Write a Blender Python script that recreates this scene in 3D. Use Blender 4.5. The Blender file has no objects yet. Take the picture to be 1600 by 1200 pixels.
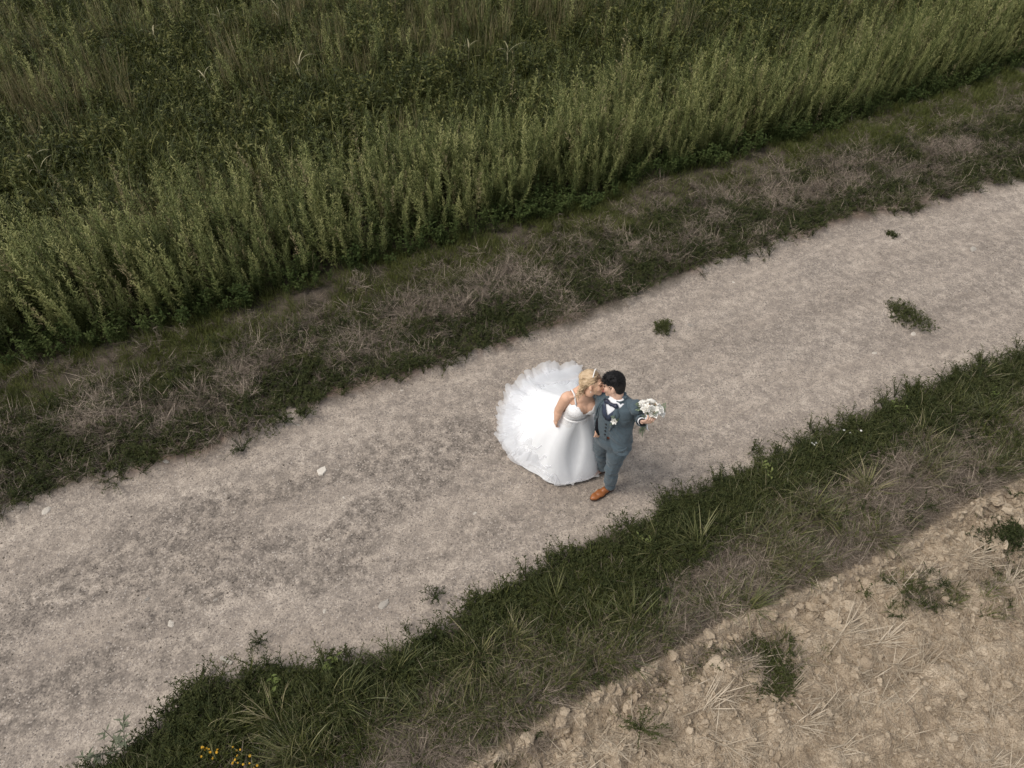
import bpy, bmesh, math, random
import numpy as np
from mathutils import Vector, Matrix

rng = np.random.default_rng(11)
random.seed(11)
SC = bpy.context.scene
COL = SC.collection

# ------------------------------------------------------------------ camera, sky, sun, exposure
CAM_H, CAM_T, CAM_F = 6.2, math.radians(43), 1120.0      # metres up, tilt from straight down, focal length in photo pixels
cam = bpy.data.cameras.new('camera')
cam.sensor_width = 36.0
cam.lens = 36.0 * CAM_F / 1600.0
cam.clip_start, cam.clip_end = 0.05, 2000.0
cam_ob = bpy.data.objects.new('camera', cam)
cam_ob.location = (0, 0, CAM_H)
cam_ob.rotation_euler = (CAM_T, 0, 0)
COL.objects.link(cam_ob)
SC.camera = cam_ob

SUN_EL, SUN_AZ = math.radians(58), math.radians(-112)      # azimuth from +Y towards +X
world = bpy.data.worlds.new('World')
SC.world = world
world.use_nodes = True
wn = world.node_tree
wn.nodes.clear()
sky = wn.nodes.new('ShaderNodeTexSky')
sky.sky_type = 'NISHITA'
sky.sun_disc = False
sky.sun_elevation = SUN_EL
sky.sun_rotation = SUN_AZ
hs = wn.nodes.new('ShaderNodeHueSaturation')
hs.inputs['Saturation'].default_value = 0.22              # thin overcast: the blue is veiled
bg = wn.nodes.new('ShaderNodeBackground')
bg.inputs['Strength'].default_value = 0.118
wo = wn.nodes.new('ShaderNodeOutputWorld')
wn.links.new(sky.outputs[0], hs.inputs['Color'])
wn.links.new(hs.outputs[0], bg.inputs[0])
wn.links.new(bg.outputs[0], wo.inputs[0])
sun = bpy.data.lights.new('sun', 'SUN')
sun.energy = 1.5
sun.angle = math.radians(22)
sun.color = (1.0, 0.93, 0.84)
sun_ob = bpy.data.objects.new('sun', sun)
sun_dir = Vector((math.sin(SUN_AZ) * math.cos(SUN_EL), math.cos(SUN_AZ) * math.cos(SUN_EL), math.sin(SUN_EL)))
sun_ob.rotation_euler = (-sun_dir).to_track_quat('-Z', 'Y').to_euler()
sun_ob.location = (-8, 2, 12)
COL.objects.link(sun_ob)
vs = SC.view_settings
vs.view_transform, vs.look = 'Standard', 'None'
vs.exposure, vs.gamma, vs.use_curve_mapping = 0.68, 1.0, False
SC.render.engine = 'CYCLES'
SC.cycles.use_denoising = True
SC.cycles.max_bounces = 8
SC.cycles.transparent_max_bounces = 16
SC.cycles.use_adaptive_sampling = True
SC.cycles.adaptive_threshold = 0.02


# ------------------------------------------------------------------ helpers
def P(px, py, z=0.0):
    """Point of the place at height z seen at a photo pixel (survey of the site)."""
    x, y = (px - 800) / CAM_F, -(py - 600) / CAM_F
    d = Vector((x, y * math.cos(CAM_T) + math.sin(CAM_T), y * math.sin(CAM_T) - math.cos(CAM_T)))
    t = (z - CAM_H) / d.z
    return Vector((0, 0, CAM_H)) + d * t


_T = rng.random((256, 256))


def vnoise(x, y):
    x = np.asarray(x, float); y = np.asarray(y, float)
    xi = np.floor(x).astype(int); yi = np.floor(y).astype(int)
    fx = x - xi; fy = y - yi
    fx = fx * fx * (3 - 2 * fx); fy = fy * fy * (3 - 2 * fy)
    a = _T[xi & 255, yi & 255]; b = _T[(xi + 1) & 255, yi & 255]
    c = _T[xi & 255, (yi + 1) & 255]; d = _T[(xi + 1) & 255, (yi + 1) & 255]
    return (a * (1 - fx) + b * fx) * (1 - fy) + (c * (1 - fx) + d * fx) * fy


def fbm(x, y, o=4):
    s, a, n = 0.0, 0.5, 0.0
    for i in range(o):
        s = s + a * vnoise(x * 2 ** i + 17.3 * i, y * 2 ** i + 5.1 * i); n += a; a *= 0.5
    return s / n


def sstep(a, b, x):
    t = np.clip((x - a) / (b - a), 0, 1)
    return t * t * (3 - 2 * t)


def tag(o, label=None, cat=None, group=None, kind=None):
    if label: o['label'] = label
    if cat: o['category'] = cat
    if group: o['group'] = group
    if kind: o['kind'] = kind
    return o


def link(name, me, parent=None, loc=None, mat=None):
    o = bpy.data.objects.new(name, me)
    COL.objects.link(o)
    if mat is not None and me is not None:
        me.materials.clear(); me.materials.append(mat)
    if loc is not None: o.location = loc
    if parent is not None: o.parent = parent
    return o


def empty(name, loc=(0, 0, 0)):
    o = bpy.data.objects.new(name, None)
    o.empty_display_size = 0.1
    o.location = loc
    COL.objects.link(o)
    return o


class G:
    """collects vertices, faces and a per-vertex tint"""
    def __init__(s): s.v = []; s.f = []; s.t = []
    def add(s, vs, fs, t=0.5):
        b = len(s.v); s.v += [tuple(p) for p in vs]
        s.f += [tuple(b + i for i in f) for f in fs]
        s.t += list(t) if hasattr(t, '__len__') else [t] * len(vs)
    def mesh(s, name, mat=None, smooth=False):
        me = bpy.data.meshes.new(name)
        me.from_pydata(s.v, [], s.f)
        a = me.attributes.new('tint', 'FLOAT', 'POINT')
        a.data.foreach_set('value', np.array(s.t, 'f'))
        if smooth: me.polygons.foreach_set('use_smooth', np.ones(len(me.polygons), bool))
        if mat: me.materials.append(mat)
        me.update()
        return me


def ribbon(g, base, az, lean, length, width, curve, n=4, tint=0.5, droop=1.0, twist=0.0):
    """a grass blade: starts leaning by `lean` from the vertical and bends by `curve`"""
    bx, by, bz = base
    ca, sa = math.cos(az), math.sin(az)
    r, z = 0.0, 0.0
    vs = []
    for i in range(n + 1):
        t = i / n
        w = width * 0.5 * (1 - t ** 1.6) if i < n else 0
        w *= (0.6 + 0.8 * min(1, t * 3)) / 1.4 if t < 0.33 else 1
        tw = twist * t
        sx, sy = -sa * math.cos(tw), ca * math.cos(tw)
        sz = math.sin(tw)
        c = (bx + ca * r, by + sa * r, bz + z)
        if i < n:
            vs.append((c[0] - sx * w, c[1] - sy * w, c[2] - sz * w))
            vs.append((c[0] + sx * w, c[1] + sy * w, c[2] + sz * w))
        else:
            vs.append(c)
        a = lean + curve * t ** droop
        r += math.sin(a) * length / n; z += math.cos(a) * length / n
    fs = [(2 * i, 2 * i + 1, 2 * i + 3, 2 * i + 2) for i in range(n - 1)]
    fs.append((2 * n - 2, 2 * n - 1, 2 * n))
    g.add(vs, fs, tint)


def leaf(g, base, d, up, L, W, tint=0.5, fold=0.25):
    d = Vector(d).normalized(); s = d.cross(Vector(up))
    if s.length < 1e-4: s = d.orthogonal()
    s.normalize(); nrm = s.cross(d)
    b = Vector(base)
    g.add([b, b + d * L * .45 - s * W * .5 + nrm * W * fold, b + d * L, b + d * L * .45 + s * W * .5 + nrm * W * fold],
          [(0, 2, 1), (0, 3, 2)], tint)


def tube(g, pts, rad, n=5, tint=0.5, cap=True):
    pts = [Vector(p) for p in pts]
    rad = rad if hasattr(rad, '__len__') else [rad] * len(pts)
    ref = Vector((0.31, 0.17, 0.93)).normalized()
    vs = []
    for i, p in enumerate(pts):
        d = (pts[min(i + 1, len(pts) - 1)] - pts[max(i - 1, 0)]).normalized()
        a = d.cross(ref)
        if a.length < 1e-3: a = d.orthogonal()
        a.normalize(); b = d.cross(a)
        for k in range(n):
            th = 2 * math.pi * k / n
            vs.append(p + (a * math.cos(th) + b * math.sin(th)) * rad[i])
    fs = []
    for i in range(len(pts) - 1):
        for k in range(n):
            fs.append((i * n + k, i * n + (k + 1) % n, (i + 1) * n + (k + 1) % n, (i + 1) * n + k))
    if cap:
        fs.append(tuple(range(n - 1, -1, -1))); fs.append(tuple((len(pts) - 1) * n + k for k in range(n)))
    g.add(vs, fs, tint)


# ------------------------------------------------------------------ materials
class NT:
    def __init__(s, name):
        s.m = bpy.data.materials.new(name); s.m.use_nodes = True
        s.t = s.m.node_tree; s.t.nodes.clear()
        s.out = s.t.nodes.new('ShaderNodeOutputMaterial')
    def n(s, typ, ins=None, **props):
        nd = s.t.nodes.new('ShaderNode' + typ)
        for k, v in props.items(): setattr(nd, k, v)
        for k, v in (ins or {}).items():
            sk = nd.inputs[k]
            if isinstance(v, bpy.types.NodeSocket): s.t.links.new(v, sk)
            else:
                if isinstance(v, tuple) and len(v) == 3 and sk.type == 'RGBA': v = v + (1,)
                sk.default_value = v
        return nd
    def noise(s, scale, detail=4, rough=0.55, vec=None, dist=0.0):
        i = {'Scale': scale, 'Detail': detail, 'Roughness': rough, 'Distortion': dist}
        if vec is not None: i['Vector'] = vec
        return s.n('TexNoise', i).outputs['Fac']
    def ramp(s, fac, stops, interp='LINEAR'):
        r = s.n('ValToRGB', {'Fac': fac}); cr = r.color_ramp; cr.interpolation = interp
        while len(cr.elements) < len(stops): cr.elements.new(0.5)
        for e, (p, c) in zip(cr.elements, stops):
            e.position = p; e.color = (c, c, c, 1) if not hasattr(c, '__len__') else tuple(c) + (1,)
        return r.outputs['Color']
    def mix(s, fac, a, b, mode='MIX'):
        nd = s.n('MixRGB', blend_type=mode)
        for k, v in (('Fac', fac), ('Color1', a), ('Color2', b)):
            if isinstance(v, bpy.types.NodeSocket): s.t.links.new(v, nd.inputs[k])
            else: nd.inputs[k].default_value = v if not (isinstance(v, tuple) and len(v) == 3) else v + (1,)
        return nd.outputs['Color']
    def math(s, op, a, b=0.0, clamp=False):
        nd = s.n('Math', operation=op, use_clamp=clamp)
        for i, v in enumerate((a, b)):
            if isinstance(v, bpy.types.NodeSocket): s.t.links.new(v, nd.inputs[i])
            else: nd.inputs[i].default_value = v
        return nd.outputs[0]
    def attr(s, name): return s.n('Attribute', attribute_name=name).outputs['Fac']
    def pos(s): return s.n('NewGeometry').outputs['Position']
    def bump(s, h, strength=0.5, dist=0.01, normal=None):
        i = {'Height': h, 'Strength': strength, 'Distance': dist}
        if normal is not None: i['Normal'] = normal
        return s.n('Bump', i).outputs['Normal']
    def principled(s, color, rough=0.8, normal=None, spec=0.3, **kw):
        i = {'Base Color': color, 'Roughness': rough, 'Specular IOR Level': spec}
        if normal is not None: i['Normal'] = normal
        i.update(kw)
        return s.n('BsdfPrincipled', i)
    def done(s, sh):
        s.t.links.new(sh.outputs[0] if hasattr(sh, 'outputs') else sh, s.out.inputs['Surface'])
        return s.m


def foliage(name, cols, transl=0.25, rough=0.55, spec=0.25):
    """leaf material: colour varies from plant to plant and from leaf to leaf"""
    m = NT(name)
    r = m.n('ObjectInfo').outputs['Random']
    t = m.attr('tint')
    f = m.math('ADD', m.math('MULTIPLY', r, 0.5), m.math('MULTIPLY', t, 0.5))
    c = m.ramp(f, [((i + 0.5) / len(cols) * 0.8 + 0.1, k) for i, k in enumerate(cols)])
    p = m.principled(c, rough, spec=spec)
    tr = m.n('BsdfTranslucent', {'Color': c})
    mx = m.n('MixShader', {'Fac': transl})
    m.t.links.new(p.outputs[0], mx.inputs[1]); m.t.links.new(tr.outputs[0], mx.inputs[2])
    return m.done(mx)


def plain(name, c, rough=0.7, spec=0.3, var=0.12, scale=40, bump=0.0, **kw):
    m = NT(name)
    tc = m.n('TexCoord').outputs['Object']
    nz = m.noise(scale, 4, vec=tc)
    d = tuple(x * (1 - var) for x in c); l = tuple(min(1, x * (1 + var)) for x in c)
    col = m.ramp(nz, [(0.3, d), (0.7, l)])
    nrm = m.bump(nz, bump, 0.004) if bump else None
    return m.done(m.principled(col, rough, nrm, spec, **kw))
# ------------------------------------------------------------------ the lie of the land: u runs along the track, v across it
ANG = math.radians(25.3)
DU, DV = (math.cos(ANG), math.sin(ANG)), (-math.sin(ANG), math.cos(ANG))


def uv_of(x, y): return x * DU[0] + y * DU[1], x * DV[0] + y * DV[1]
def xy_of(u, v): return u * DU[0] + v * DV[0], u * DU[1] + v * DV[1]


def edge(px):
    w = [P(*q) for q in px]
    a = sorted(uv_of(p.x, p.y) for p in w)
    return np.array([q[0] for q in a]), np.array([q[1] for q in a])


EDGE = dict(
    crop=edge([(0, 580), (150, 545), (320, 500), (500, 447), (650, 397), (800, 355), (930, 325), (1000, 290), (1100, 265), (1200, 232), (1300, 205), (1440, 160), (1600, 105)]),
    up=edge([(0, 800), (150, 752), (320, 712), (420, 662), (600, 597), (740, 553), (880, 508), (1000, 463), (1120, 413), (1300, 352), (1450, 315), (1600, 280)]),
    low=edge([(60, 1275), (180, 1200), (270, 1135), (330, 1075), (420, 1055), (520, 1045), (590, 1035), (690, 1000), (770, 940), (860, 890), (930, 856), (1020, 815), (1130, 757), (1230, 716), (1400, 632), (1500, 592), (1600, 556)]),
    stub=edge([(670, 1245), (775, 1185), (880, 1122), (1005, 1058), (1150, 975), (1240, 940), (1400, 870), (1500, 805), (1600, 755)]))


def ev(name, u):
    return np.interp(u, *EDGE[name])


def rag(u, v, a=0.22, s=1.0):
    return a * (fbm(u * 1.7 * s + 40, v * 1.7 * s + 9, 4) - 0.5) * 2


def gravelness(u, v):
    """bare dark chippings along the middle of the track, mostly on its left stretch"""
    m = 0.5 * (ev('low', u) + ev('up', u))
    band = np.exp(-((v - m - 0.25) / 0.5) ** 2) + 0.75 * np.exp(-((v - m + 0.62) / 0.3) ** 2)
    along = 1 - sstep(1.0, 4.2, u) * 0.75
    return np.clip(band * along * sstep(0.36, 0.60, fbm(u * 0.85 + 3, v * 2.2 + 8, 4)) * 1.9, 0, 1)


def height(x, y):
    x = np.asarray(x, float); y = np.asarray(y, float)
    u, v = uv_of(x, y)
    e4, e2, e1, e0 = (ev(k, u) for k in ('stub', 'low', 'up', 'crop'))
    m = 0.5 * (e2 + e1)
    near = 1 - sstep(14, 40, np.hypot(x, y))
    h = 0.06 * (fbm(x * 0.5, y * 0.5, 3) - 0.5)
    road = sstep(0, 0.15, v - e2) * sstep(0, 0.15, e1 - v)
    h = h - 0.035 * road * (np.exp(-((v - m - 0.62) / 0.28) ** 2) + np.exp(-((v - m + 0.62) / 0.28) ** 2))
    h = h + road * 0.012 * (fbm(x * 7, y * 7, 3) - 0.5)
    verge = (1 - road) * sstep(-0.1, 0.25, v - e4)
    h = h + verge * (0.05 + 0.09 * (fbm(x * 2.4 + 7, y * 2.4, 4) - 0.5))
    st = sstep(0.12, -0.05, v - e4)
    rows = np.sin(v * 2 * math.pi / 0.42 + 2.0 * fbm(x * .8, y * .8, 2)) * 0.034 * (.4 + fbm(u * .7, v * 2, 2))
    h = h + st * (rows + 0.13 * (fbm(x * 3.6 + 31, y * 3.6, 3) - 0.5) + 0.13 * np.abs(fbm(x * 7 + 3, y * 7, 3) - 0.5) * 2 - 0.02)
    h = h + 0.06 * np.exp(-((v - e4 + 0.0 + 0.04 * (fbm(u * 2, u * 0 + 3, 3) - 0.5)) / 0.045) ** 2)    # ledge left by the plough
    h = h + 0.025 * np.exp(-((v - e1) / 0.1) ** 2)
    return h * near


def H(x, y): return float(height(np.array([x]), np.array([y]))[0])


def G3(px, py, z=0.0):
    """where the sight line of a photo pixel meets the ground"""
    p = P(px, py, 0)
    for _ in range(3): p = P(px, py, H(p.x, p.y) + z)
    return p


# ------------------------------------------------------------------ ground materials
def ground_material():
    m = NT('soil_and_dirt')
    pos = m.pos()
    mp = m.n('Mapping', {'Vector': pos, 'Rotation': (0, 0, ANG), 'Scale': (1.9, 0.62, 1.0)}, vector_type='TEXTURE').outputs[0]
    big = m.noise(1.1, 4, 0.6, mp)
    mid = m.noise(9, 5, 0.65, pos)
    fine = m.noise(70, 3, 0.7, pos)
    grit = m.n('TexVoronoi', {'Vector': pos, 'Scale': 60.0, 'Randomness': 1.0}, feature='F1')
    gcol = grit.outputs['Color']; gd = grit.outputs['Distance']
    sep = m.n('SeparateColor', {'Color': gcol}).outputs[0]
    # dirt track
    road = m.mix(m.ramp(big, [(0.35, 0.0), (0.65, 1.0)]), (0.40, 0.337, 0.276), (0.505, 0.433, 0.36))
    road = m.mix(m.ramp(mid, [(0.38, 0.7), (0.58, 0.0)]), road, (0.235, 0.198, 0.166))
    road = m.mix(m.math('MULTIPLY', m.ramp(fine, [(0.40, 1.0), (0.52, 0.0)]), 0.7), road, (0.18, 0.152, 0.128))
    mp2 = m.n('Mapping', {'Vector': pos, 'Rotation': (0, 0, ANG), 'Scale': (2.0, 0.36, 1.0)}, vector_type='TEXTURE').outputs[0]
    streak = m.noise(1.5, 6, 0.68, mp2, 0.4)
    grain = m.ramp(m.noise(30, 4, 0.75, pos), [(0.40, 1.0), (0.58, 0.12)])
    road = m.mix(m.math('MULTIPLY', grain, m.ramp(streak, [(0.42, 0.75), (0.62, 0.0)])), road, (0.185, 0.158, 0.137))
    blot = m.noise(2.3, 6, 0.72, pos, 0.3)
    road = m.mix(m.math('MULTIPLY', grain, m.ramp(blot, [(0.38, 0.6), (0.54, 0.03)])), road, (0.175, 0.150, 0.130))
    vg = m.n('TexVoronoi', {'Vector': pos, 'Scale': 34.0, 'Randomness': 1.0}, feature='F1')
    vs_ = m.n('SeparateColor', {'Color': vg.outputs['Color']})
    spk = m.math('MULTIPLY', m.ramp(vs_.outputs[1], [(0.13, 1.0), (0.16, 0.0)]), m.ramp(vg.outputs['Distance'], [(0.22, 1.0), (0.42, 0.0)]))
    road = m.mix(m.math('MULTIPLY', spk, 0.7), road, (0.105, 0.09, 0.08))
    gmask = m.math('MULTIPLY', m.attr('gravel'), m.ramp(mid, [(0.40, 1.0), (0.62, 0.1)]), True)
    gtone = m.ramp(sep, [(0.0, (0.082, 0.070, 0.060)), (0.6, (0.15, 0.129, 0.110)), (1.0, (0.28, 0.237, 0.198))])
    road = m.mix(m.math('MULTIPLY', gmask, 0.85), road, gtone)
    fleck = m.math('MULTIPLY', m.ramp(sep, [(0.90, 0.0), (0.93, 1.0)]), m.ramp(gd, [(0.25, 1.0), (0.4, 0.0)]))
    road = m.mix(m.math('MULTIPLY', fleck, 0.6), road, (0.50, 0.46, 0.42))
    dark = m.math('MULTIPLY', m.ramp(sep, [(0.08, 1.0), (0.11, 0.0)]), m.ramp(gd, [(0.3, 1.0), (0.45, 0.0)]))
    road = m.mix(m.math('MULTIPLY', dark, 0.75), road, (0.09, 0.08, 0.075))
    # verge
    verge = m.mix(m.ramp(m.noise(3, 5, 0.6, pos), [(0.35, 0.0), (0.6, 1.0)]), (0.055, 0.047, 0.034), (0.135, 0.107, 0.084))
    verge = m.mix(m.ramp(fine, [(0.4, 0.6), (0.6, 0.0)]), verge, (0.04, 0.036, 0.026))
    # crumbly pale earth of the stubble field
    stub = m.mix(m.ramp(m.noise(2.6, 5, 0.6, mp), [(0.35, 0.0), (0.65, 1.0)]), (0.42, 0.335, 0.242), (0.56, 0.465, 0.35))
    stub = m.mix(m.ramp(streak, [(0.40, 0.6), (0.55, 0.0)]), stub, (0.27, 0.205, 0.14))
    stub = m.mix(m.ramp(mid, [(0.35, 0.7), (0.55, 0.0)]), stub, (0.235, 0.182, 0.128))  # crevice shade put into the colour: darker where the bump noise is low
    stub = m.mix(m.ramp(fine, [(0.38, 0.7), (0.56, 0.0)]), stub, (0.19, 0.145, 0.10))  # finer crevices darkened in the colour likewise
    crop = m.mix(m.ramp(mid, [(0.4, 0.0), (0.6, 1.0)]), (0.035, 0.032, 0.02), (0.07, 0.058, 0.038))
    far = m.attr('far')
    crop = m.mix(far, crop, m.mix(mid, (0.04, 0.05, 0.02), (0.07, 0.08, 0.035)))
    c = m.mix(m.attr('w_road'), verge, road)
    c = m.mix(m.attr('w_rim'), c, m.mix(mid, (0.30, 0.215, 0.165), (0.20, 0.145, 0.115)))
    c = m.mix(m.attr('w_stub'), c, stub)
    c = m.mix(m.attr('w_crop'), c, crop)
    hgt = m.math('ADD', m.math('MULTIPLY', fine, 0.6), m.math('ADD', m.math('MULTIPLY', mid, 1.2), m.math('MULTIPLY', gd, -0.5)))
    return m.done(m.principled(c, 0.95, m.bump(hgt, m.math('ADD', 0.38, m.math('MULTIPLY', m.attr('w_stub'), 0.6)), 0.02), 0.12))


M_GROUND = ground_material()


def axis(a, b, step, lo, hi):
    core = np.arange(a, b, step)
    up, d = [], step
    x = core[-1]
    while x < hi: d *= 1.22; x += d; up.append(x)
    dn, d, x = [], step, core[0]
    while x > lo: d *= 1.22; x -= d; dn.append(x)
    return np.array(dn[::-1] + list(core) + up)


def build_ground():
    X = axis(-6.4, 8.0, 0.03, -400, 400)
    Y = axis(1.2, 8.6, 0.03, -400, 400)
    nx, ny = len(X), len(Y)
    gx, gy = np.meshgrid(X, Y)
    x, y = gx.ravel(), gy.ravel()
    z = height(x, y)
    u, v = uv_of(x, y)
    e4, e2, e1, e0 = (ev(k, u) for k in ('stub', 'low', 'up', 'crop'))
    r = rag(u, v, 0.16)
    w_road = sstep(-0.10, 0.12, v - e2 + r) * sstep(-0.08, 0.10, e1 - v + r)
    rim = np.exp(-((v - e1 - 0.06 + r) / 0.10) ** 2) * sstep(0.45, 0.62, fbm(u * 2 + 9, v * 2, 3))
    w_stub = sstep(0.12, 0.04, v - e4 + r * 0.25)
    w_crop = sstep(-0.05, 0.2, v - e0 + r * 0.5)
    grv = gravelness(u, v)
    far = sstep(14, 20, np.hypot(x, y))
    idx = np.arange(nx * ny).reshape(ny, nx)
    q = np.stack([idx[:-1, :-1], idx[:-1, 1:], idx[1:, 1:], idx[1:, :-1]], -1).reshape(-1, 4)
    cu, cv = u[q].mean(1), v[q].mean(1)
    c4, c2, c1, c0 = (ev(k, cu) for k in ('stub', 'low', 'up', 'crop'))
    cls = np.where(cv < c4, 0, np.where(cv < c2, 1, np.where(cv < c1, 2, np.where(cv < c0, 3, 4))))
    names = [('stubble_field', 'pale crumbly earth of the stubble field at lower right'),
             ('verge', 'dark soil of the verge between the track and the stubble field'),
             ('dirt_track', 'pale dusty farm track with dark chippings crossing the picture'),
             ('verge', 'dark soil of the verge between the track and the tall weeds'),
             ('field_soil', 'dark soil under the overgrown green field')]
    for k, (nm, lb) in enumerate(names):
        f = q[cls == k]
        ids, inv = np.unique(f, return_inverse=True)
        inv = inv.reshape(-1, 4)
        me = bpy.data.meshes.new(nm)
        me.vertices.add(len(ids)); me.loops.add(inv.size); me.polygons.add(len(inv))
        me.vertices.foreach_set('co', np.stack([x[ids], y[ids], z[ids]], 1).astype('f').ravel())
        me.loops.foreach_set('vertex_index', inv.ravel().astype('i'))
        me.polygons.foreach_set('loop_start', (np.arange(len(inv)) * 4).astype('i'))
        me.polygons.foreach_set('use_smooth', np.ones(len(inv), bool))
        for an, arr in (('w_road', w_road), ('w_rim', rim), ('w_stub', w_stub), ('w_crop', w_crop), ('gravel', grv), ('far', far)):
            a = me.attributes.new(an, 'FLOAT', 'POINT'); a.data.foreach_set('value', arr[ids].astype('f'))
        me.update(calc_edges=True)
        me.materials.append(M_GROUND)
        tag(link(nm, me), lb, kind='structure')


build_ground()
# ------------------------------------------------------------------ scatter: one object of what nobody could count
def scatter(name, protos, pts, rot, scl, label, cat, idx=None):
    n = len(pts)
    if n == 0: return None
    coll = bpy.data.collections.new(name + '_source')
    for i, me in enumerate(protos):
        coll.objects.link(bpy.data.objects.new('%s_source_%02d' % (name, i), me))
    me = bpy.data.meshes.new(name)
    me.vertices.add(n)
    me.vertices.foreach_set('co', np.asarray(pts, 'f').ravel())
    a = me.attributes.new('rot', 'FLOAT_VECTOR', 'POINT'); a.data.foreach_set('vector', np.asarray(rot, 'f').ravel())
    a = me.attributes.new('scl', 'FLOAT', 'POINT'); a.data.foreach_set('value', np.asarray(scl, 'f'))
    if idx is None: idx = rng.integers(0, len(protos), n)
    a = me.attributes.new('idx', 'INT', 'POINT'); a.data.foreach_set('value', np.asarray(idx, 'i'))
    o = link(name, me)
    ng = bpy.data.node_groups.new(name, 'GeometryNodeTree')
    ng.interface.new_socket('Geometry', in_out='INPUT', socket_type='NodeSocketGeometry')
    ng.interface.new_socket('Geometry', in_out='OUTPUT', socket_type='NodeSocketGeometry')
    N = ng.nodes.new; L = ng.links.new
    gi, go = N('NodeGroupInput'), N('NodeGroupOutput')
    ip = N('GeometryNodeInstanceOnPoints'); ci = N('GeometryNodeCollectionInfo')
    ci.inputs['Collection'].default_value = coll
    ci.inputs['Separate Children'].default_value = True
    ci.inputs['Reset Children'].default_value = True
    def na(nm, dt):
        nd = N('GeometryNodeInputNamedAttribute'); nd.data_type = dt; nd.inputs['Name'].default_value = nm
        return nd.outputs['Attribute']
    ip.inputs['Pick Instance'].default_value = True
    L(gi.outputs[0], ip.inputs['Points']); L(ci.outputs[0], ip.inputs['Instance'])
    L(na('idx', 'INT'), ip.inputs['Instance Index'])
    L(na('rot', 'FLOAT_VECTOR'), ip.inputs['Rotation'])
    L(na('scl', 'FLOAT'), ip.inputs['Scale'])
    L(ip.outputs[0], go.inputs[0])
    md = o.modifiers.new('scatter', 'NODES'); md.node_group = ng
    return tag(o, label, cat, kind='stuff')


def field_pts(n, u0, u1, lo, hi, dens=None):
    """random points with v between two edges (functions of u)"""
    u = rng.uniform(u0, u1, n); t = rng.random(n)
    a, b = lo(u), hi(u)
    wmax = np.max(b - a)
    keep = rng.random(n) < (b - a) / wmax
    u, t, a, b = u[keep], t[keep], a[keep], b[keep]
    v = a + (b - a) * t
    if dens is not None:
        k = rng.random(len(u)) < dens(u, v); u, v = u[k], v[k]
    return u, v


def in_view(x, y, m=2.0):
    """keep what the picture or a step to its side can see"""
    dep = y * math.sin(CAM_T) + CAM_H * math.cos(CAM_T)
    return (np.abs(x) < dep * 800 / CAM_F + m) & (y > 0.6)


def rots(n, tilt=0.12):
    return np.stack([rng.normal(0, tilt, n), rng.normal(0, tilt, n), rng.uniform(0, 2 * math.pi, n)], 1)


U = random.uniform
# ------------------------------------------------------------------ plant prototypes
M_WEED = foliage('weed_leaf', [(0.050, 0.064, 0.018), (0.110, 0.130, 0.039), (0.200, 0.218, 0.075), (0.36, 0.35, 0.145)], 0.3)
M_BROAD = foliage('broad_leaf', [(0.036, 0.054, 0.016), (0.056, 0.078, 0.022), (0.08, 0.10, 0.032)], 0.2, .75, .12)
M_MEADOW = foliage('meadow_blade', [(0.028, 0.037, 0.009), (0.048, 0.060, 0.014), (0.080, 0.092, 0.021), (0.155, 0.152, 0.045)], 0.25)
M_REED = foliage('dry_stalk', [(0.12, 0.108, 0.048), (0.21, 0.18, 0.088), (0.33, 0.275, 0.155)], 0.2)
M_GRASS = foliage('short_grass', [(0.056, 0.068, 0.016), (0.088, 0.104, 0.024), (0.135, 0.142, 0.040)], 0.25)
M_MAT = foliage('mat_leaf', [(0.028, 0.037, 0.012), (0.047, 0.056, 0.018), (0.076, 0.082, 0.029)], 0.2, .7, .15)
M_TUFT = foliage('tussock_blade', [(0.045, 0.056, 0.018), (0.08, 0.09, 0.03), (0.14, 0.14, 0.055), (0.24, 0.21, 0.12)], 0.2, 0.45, 0.35)
M_TUSS = foliage('tall_tussock_blade', [(0.06, 0.07, 0.022), (0.11, 0.118, 0.04), (0.19, 0.18, 0.075), (0.33, 0.28, 0.16)], 0.2, 0.45, 0.35)
M_HEAP = foliage('bleached_grass', [(0.14, 0.112, 0.086), (0.26, 0.21, 0.162), (0.42, 0.345, 0.27)], 0.1)
M_BRUSH = foliage('dead_twig', [(0.07, 0.056, 0.041), (0.14, 0.113, 0.084), (0.25, 0.204, 0.154)], 0.0)
M_HAY = foliage('withered_grass', [(0.09, 0.072, 0.055), (0.18, 0.145, 0.112), (0.34, 0.275, 0.212)], 0.1)
M_STRAW = foliage('straw', [(0.19, 0.15, 0.105), (0.35, 0.285, 0.205), (0.52, 0.44, 0.335)], 0.1)
M_MAIZE = foliage('pale_dry_leaf', [(0.30, 0.28, 0.16), (0.42, 0.37, 0.23)], 0.2)
M_PALE = foliage('silver_leaf', [(0.10, 0.115, 0.07), (0.17, 0.18, 0.12)], 0.2)
M_YELLOW = plain('yellow_petal', (0.62, 0.36, 0.03), 0.6)
M_WHITEPETAL = plain('white_petal', (0.72, 0.71, 0.66), 0.6, var=0.05)


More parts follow.
